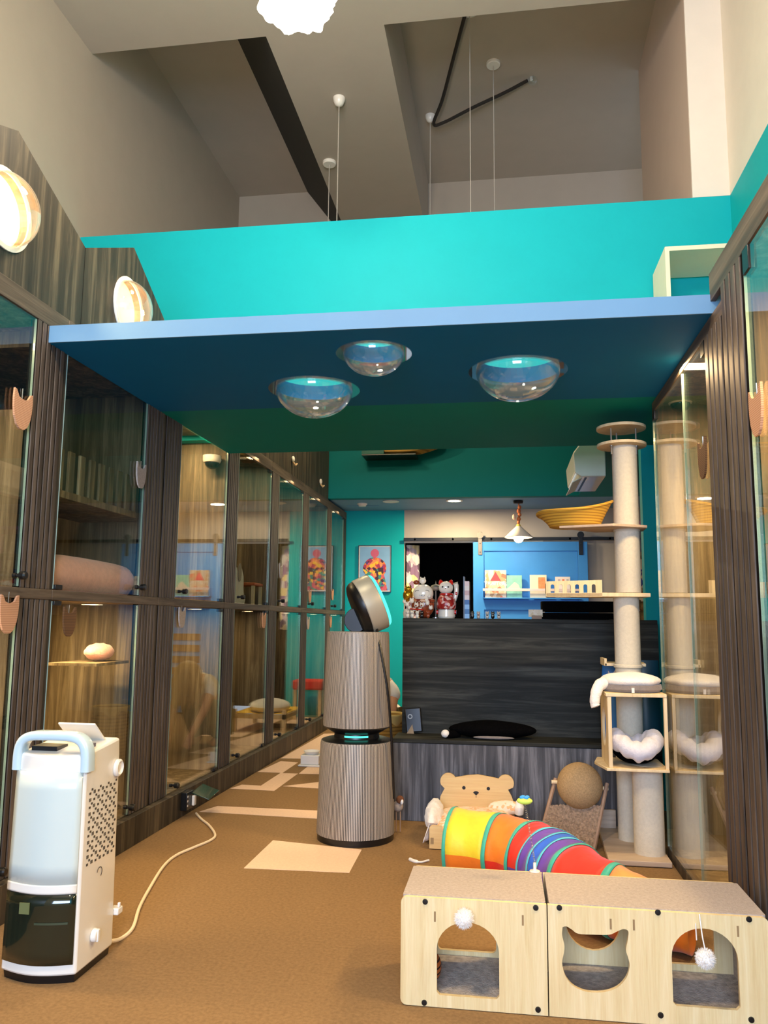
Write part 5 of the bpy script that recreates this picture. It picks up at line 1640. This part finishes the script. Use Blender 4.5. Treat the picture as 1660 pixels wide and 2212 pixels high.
# ================================================================== things inside the cabinets
t = thing('bolster', 'pink plush bolster lying upstairs in the cabinet beneath the loft edge', 'cushion', (XL - .1, 3.25, ZR0 + .02))
MB().tube(spline([(XL - .11, 2.86, ZR0 + .105), (XL - .10, 3.2, ZR0 + .107), (XL - .105, 3.5, ZR0 + .103), (XL - .11, 3.62, ZR0 + .10)], 8), [.06, .072, .078, .08, .081, .081, .08, .081] + [.08] * 8 + [.079, .079, .078, .077, .073, .068, .06, .048] + [.03], 20).build('plush_roll', M['plush_pink'], t, smooth=70)
t = thing('stool', 'small orange wooden stool standing upstairs in a cat cabinet', 'stool', (XL - .11, 5.5, ZR0 + .02))
ow = paint('orange_wood', (186, 96, 48), .5, .1, 20)
MB().box(XL - .19, XL - .03, 5.40, 5.60, ZR0 + .17, ZR0 + .19).build('seat', ow, t, bevel=.004)
for x in (XL - .185, XL - .055):
    for y in (5.405, 5.575):
        MB().box(x, x + .022, y, y + .022, ZR0 + .021, ZR0 + .17).build('leg', M['ply'], t, bevel=.002)
t = thing('card_cat', 'white card scratcher shaped like a cat back, beside the orange stool', 'scratcher', (XL - .06, 5.1, ZR0 + .02))
MB().plate([(4.98, 0), (5.21, 0), (5.24, .05), (5.20, .09), (5.19, .2), (5.15, .25), (5.12, .21), (5.08, .21), (5.05, .25), (5.01, .19), (5.0, .08)], (XL - .06, 0, ZR0 + .021), (0, 1, 0), (0, 0, 1), (1, 0, 0), .02).build('board', M['white_plastic'], t, smooth=0)
MB().plate(circ(5.10, .13, .035, 20), (XL - .039, 0, ZR0 + .021), (0, 1, .0), (0, 0, 1.7), (1, 0, 0), .004).build('tan_patch', M['card'], t, smooth=0)
t = thing('reflection_cushion', 'pink ruffled cushion standing in for a glass reflection, in the lower cabinet behind the dehumidifier lid', 'cushion', (XL - .1, 3.42, .80))  # added cushion and ledge in place of a reflection on the glass
MB().ell((XL - .12, 3.44, .853), (.06, .085, .038), 24, 14, fn=lambda d: 1 + .07 * math.sin(12 * d.y) * math.sin(9 * d.x)).build('cushion', M['plush_pink'], t, smooth=60)
MB().box(XL - .25, XL - .03, 3.25, 3.55, .80, .812).build('ledge', M['lit_wood'], t, smooth=0)

# dome cameras
def camera_dome(lb, x, y, z):
    t = thing('dome_camera', lb, 'camera', (x, y, z), 0, 'white dome cameras in the cabinets')
    MB().lathe([(0, 0), (.056, 0), (.056, -.03), (.050, -.042), (.046, -.044), (0, -.044)], (x, y, z), 32).build('housing', M['white_plastic'], t)
    MB().lathe([(.044 * math.cos(a), -.042 - .040 * math.sin(a)) for a in [PI / 2 * i / 10 for i in range(11)]], (x, y, z), 28).build('dark_dome', paint('dome_tint', (24, 26, 26), .08, .1, coat=.6), t)
    return t


p = at(444, 998, X=XL - .12)
camera_dome('white dome camera under the cabinet ceiling, past the railing cabinet', XL - .075, 4.62, 1.99)
p = at(1470, 868, X=.95)
camera_dome('white dome camera in the tall glass cabinet beside the cat tree', .80, at(1470, 862, X=.80).y, at(1470, 852, X=.80).z)

# cat-head card scratchers hanging on the glass
CH = [(-.5, .25), (-.52, .62), (-.50, 1.0), (-.40, .96), (-.26, .72), (-.10, .66), (.10, .66), (.26, .72), (.40, .96), (.50, 1.0), (.52, .62), (.5, .25), (.44, -.1), (.30, -.42), (.12, -.56), (-.12, -.56), (-.30, -.42), (-.44, -.1)]


def cathead(lb, px_, py_, X, mt, sc=1.0, s=1, group='cat-head card scratchers on the glass doors'):
    p = at(px_, py_, X=X)
    t = thing('cat_head_scratcher', lb, 'scratcher', (X + s * .006, p.y, p.z - .055 * sc), 0, group)
    MB().plate([(a * .092 * sc, b * .076 * sc) for a, b in CH], (X + s * .004, p.y, p.z), (0, 1, 0), (0, 0, 1), (s, 0, 0), .007).build('card', mt, t, smooth=0)
    MB().tube([(X + s * .003, p.y, p.z + .04 * sc), (X + s * .004, p.y, p.z + .085 * sc)], .002, 6).build('hook', M['steel'], t)


G0 = XL + .002
for a in [('light card cat head on the upper glass, at the picture edge', 43, 898, M['card_light'], 1.15), ('light card cat head on the lower glass, above the dehumidifier at the picture edge', 13, 1338, M['card_light'], 1.1),
          ('tan card cat head on the upper glass beside the balustrade shelf', 301, 1035, M['card'], 1.0), ('dark brown card cat head on the lit lower glass above the dehumidifier', 145, 1352, M['card_dark'], .95),
          ('tan card cat head on the lower glass above the socket box', 390, 1340, M['card'], .9), ('pale card cat head on the lower glass of the cabinet with the orange stool', 568, 1345, M['card_light'], .9),
          ('tan card cat head on the upper glass mirroring the dark doorway', 605, 1238, M['card'], .95), ('pale card cat head on the upper glass under the mirrored poster', 668, 1292, M['card_light'], .9), ('pale card cat head on the last upper glass door', 717, 1288, M['card_light'], .9),
          ('tan card cat head on the lower glass just above the red stool reflection', 664, 1350, M['card'], .9), ('pale card cat head on the last lower glass door, close to the purifier top', 713, 1347, M['card_light'], .9)]:
    cathead(a[0], a[1], a[2], G0, a[3], a[4])
cathead('dark brown card cat head on the tall glass door below the dome camera', 1524, 1003, XR - .002, M['card_dark'], 1.15, -1)
cathead('pinkish card cat head on the glass at the picture edge, opposite the long cabinet row', 1642, 903, XR - .002, M['card_light'], 1.15, -1)

# ================================================================== hooks, canopies and cords in the roof bays
def pendant(lb, px_, py_, Z, kind, drop=1.6, watts=0):
    p = at(px_, py_, Z=Z)
    t = thing('ceiling_canopy', lb, 'canopy', (p.x, p.y, Z - .06), 0, 'white cord canopies on the ceiling')
    if kind == 'bell':
        MB().lathe([(.0, 0), (.044, 0), (.042, -.02), (.03, -.05), (.012, -.062), (0, -.063)], (p.x, p.y, Z), 24).build('cap', M['white_plastic'], t)
    elif kind == 'disc':
        MB().lathe([(.0, 0), (.055, 0), (.055, -.02), (.05, -.026), (0, -.026)], (p.x, p.y, Z), 28).build('cap', M['white_plastic'], t)
    else:
        MB().lathe([(.0, 0), (.085, 0), (.075, -.03), (.04, -.055), (0, -.06)], (p.x, p.y, Z), 28).build('cap', M['white_plastic'], t)
    MB().tube([(p.x, p.y, Z - .02), (p.x, p.y, Z - drop)], .0035, 6).build('cord', paint('pale_cord', (188, 180, 168), .6), t)
    if watts:
        zl = Z - drop
        MB().lathe([(.012, 0), (.03, -.02), (.12, -.14), (.12, -.145), (.028, -.025), (.01, -.006)], (p.x, p.y, zl), 32).build('lamp_shade', M['black_metal'], t)
        MB().ell((p.x, p.y, zl - .09), .03, 12, 8).build('bulb', glow('void_bulb', (255, 236, 200), 12), t)
        lamp('hanging_lamp_light', 'POINT', (p.x, p.y, zl - .125), watts, (255, 226, 180), .035)
    return p


pendant('white bell-shaped cord canopy on the level beam', 733, 212, ZC, 'bell', 1.55, 42)
pendant('small white disc canopy lower on the level beam, near the dark flank', 712, 350, ZC, 'disc', 1.55, 42)
pendant('white disc canopy on the ceiling between the two ends of the black cable', 1066, 136, ZV, 'disc', 1.9, 30)
pb = at(1015, 14, Z=ZV)
t = thing('ceiling_canopy', 'white canopy at the ceiling edge where the thick black cable starts', 'canopy', (pb.x, pb.y, ZV - .06), 0, 'white cord canopies on the ceiling')
MB().lathe([(.0, 0), (.085, 0), (.075, -.03), (.04, -.055), (0, -.06)], (pb.x, pb.y, ZV), 28).build('cap', M['white_plastic'], t)
MB().tube([(pb.x, pb.y, ZV - .02), (pb.x, pb.y, 3.1)], .003, 6).build('cord', paint('pale_cord_b', (188, 180, 168), .6), t)
hk = pendant('white hook canopy at the bend of the black cable', 930, 250, ZV, 'bell')
he = at(1148, 166, Z=ZV)
t = thing('swag_cable', 'thick black cable swagged from the ceiling edge to a clear hook', 'cable', (hk.x, hk.y, ZV - .2))
blk = paint('braided_black', (44, 38, 32), .8, .25, 120)
MB().tube(spline([(pb.x - .03, pb.y, ZV - .05), pb.lerp(hk, .35) + Vector((0, 0, -.05)), pb.lerp(hk, .75) + Vector((.03, 0, -.07)), (hk.x + .03, hk.y, ZV - .075), (hk.x + .12, hk.y - .01, ZV - .08), hk.lerp(he, .45) + Vector((0, 0, -.075)), hk.lerp(he, .75) + Vector((0, 0, -.05)), (he.x - .03, he.y, ZV - .03)], 8), .014, 10).build('cable', blk, t)
MB().ell((he.x + .01, he.y, ZV - .035), (.04, .04, .035), 18, 12).build('clear_hook', M['acrylic'], t)
MB().cyl((he.x, he.y, ZV - .03), .012, .03, 12).build('hook_base', M['white_plastic'], t)

# glowing cloud-shaped pendant
ct = at(640, 46, Y=2.95)
t = thing('pendant_lamp', 'glowing white crumpled-paper cloud lamp at the top edge of the picture', 'lamp', (ct.x, 2.95, ct.z))
cl_ = glow('cloud_shade', (255, 246, 226), 6)


def cloud(d):
    return 1 + .07 * math.sin(7 * d.x + 2) * math.sin(6 * d.y + 1) + .05 * math.sin(15 * d.x + 9 * d.z) + .04 * math.sin(21 * d.y + 12 * d.x)


MB().ell((ct.x, 2.95, ct.z + .11), (.155, .155, .11), 60, 32, fn=cloud).build('paper_shade', cl_, t, smooth=25)
MB().tube([(ct.x, 2.95, ct.z + .2), (ct.x, 2.95, ZC)], .004, 6).build('cord', M['white_plastic'], t)
lamp('cloud_lamp_light', 'POINT', (ct.x, 2.95, ct.z - .06), 120, (255, 232, 198), .13)

# cream open shelf box standing on the loft
A = at(1437, 533, Y=4.22)
t = thing('shelf_box', 'cream open box shelf standing on the loft against the parapet', 'shelf', (A.x + .2, 4.4, ZP + .066))
crm = paint('cream_board', (238, 228, 196), .5, .02)
MB().box(A.x, A.x + .022, 4.22, 4.575, ZP + .066, A.z).build('side_board', crm, t, smooth=0)
MB().box(A.x + .022, XW - .002, 4.22, 4.575, A.z - .024, A.z).build('top_board', crm, t, smooth=0)
MB().box(XW - .024, XW - .002, 4.22, 4.575, ZP + .066, A.z - .024).build('side_board', crm, t, smooth=0)
MB().box(A.x + .022, XW - .024, 4.24, 4.575, ZP + .45, ZP + .47).build('inner_shelf', crm, t, smooth=0)

# little white hooks on the cladding above the top rail
for (px_, py_), lb in (((630, 995), 'tiny white cat-shaped hook on the dark cladding, higher of the two'), ((690, 1043), 'tiny white cat-shaped hook on the dark cladding, lower and next to the teal drop wall')):
    p = at(px_, py_, X=XL)
    t = thing('wall_hook', lb, 'hook', (XL, p.y, p.z - .03), 0, 'white hooks on the cladding')
    MB().ell((XL + .014, p.y, p.z + .012), (.013, .022, .026), 12, 8).build('body', M['plush_white'], t)
    MB().tube([(XL + .012, p.y, p.z - .01), (XL + .03, p.y + .02, p.z - .035), (XL + .04, p.y + .03, p.z - .02)], .008, 8).build('hook_tail', paint('hook_ochre', (214, 180, 140), .6), t)

# printed cloth hanging just inside the dark doorway
t = thing('hanging_cloth', 'printed violet and gold cloth hanging inside the dark doorway, by the teal wall', 'cloth', (xd0 + .06, YB + .2, .9))
MB().grid(lambda u, v: Vector((xd0 + .012 + .13 * u, YB + .115 + .10 * u + .008 * math.sin(u * 20), .9 + .92 * v)), 14, 6).build('print', patches('cloth_print', [(210, 190, 200), (150, 120, 150), (236, 214, 160), (110, 90, 110), (230, 224, 220)], 14, .9), t, solid=.004, smooth=70)
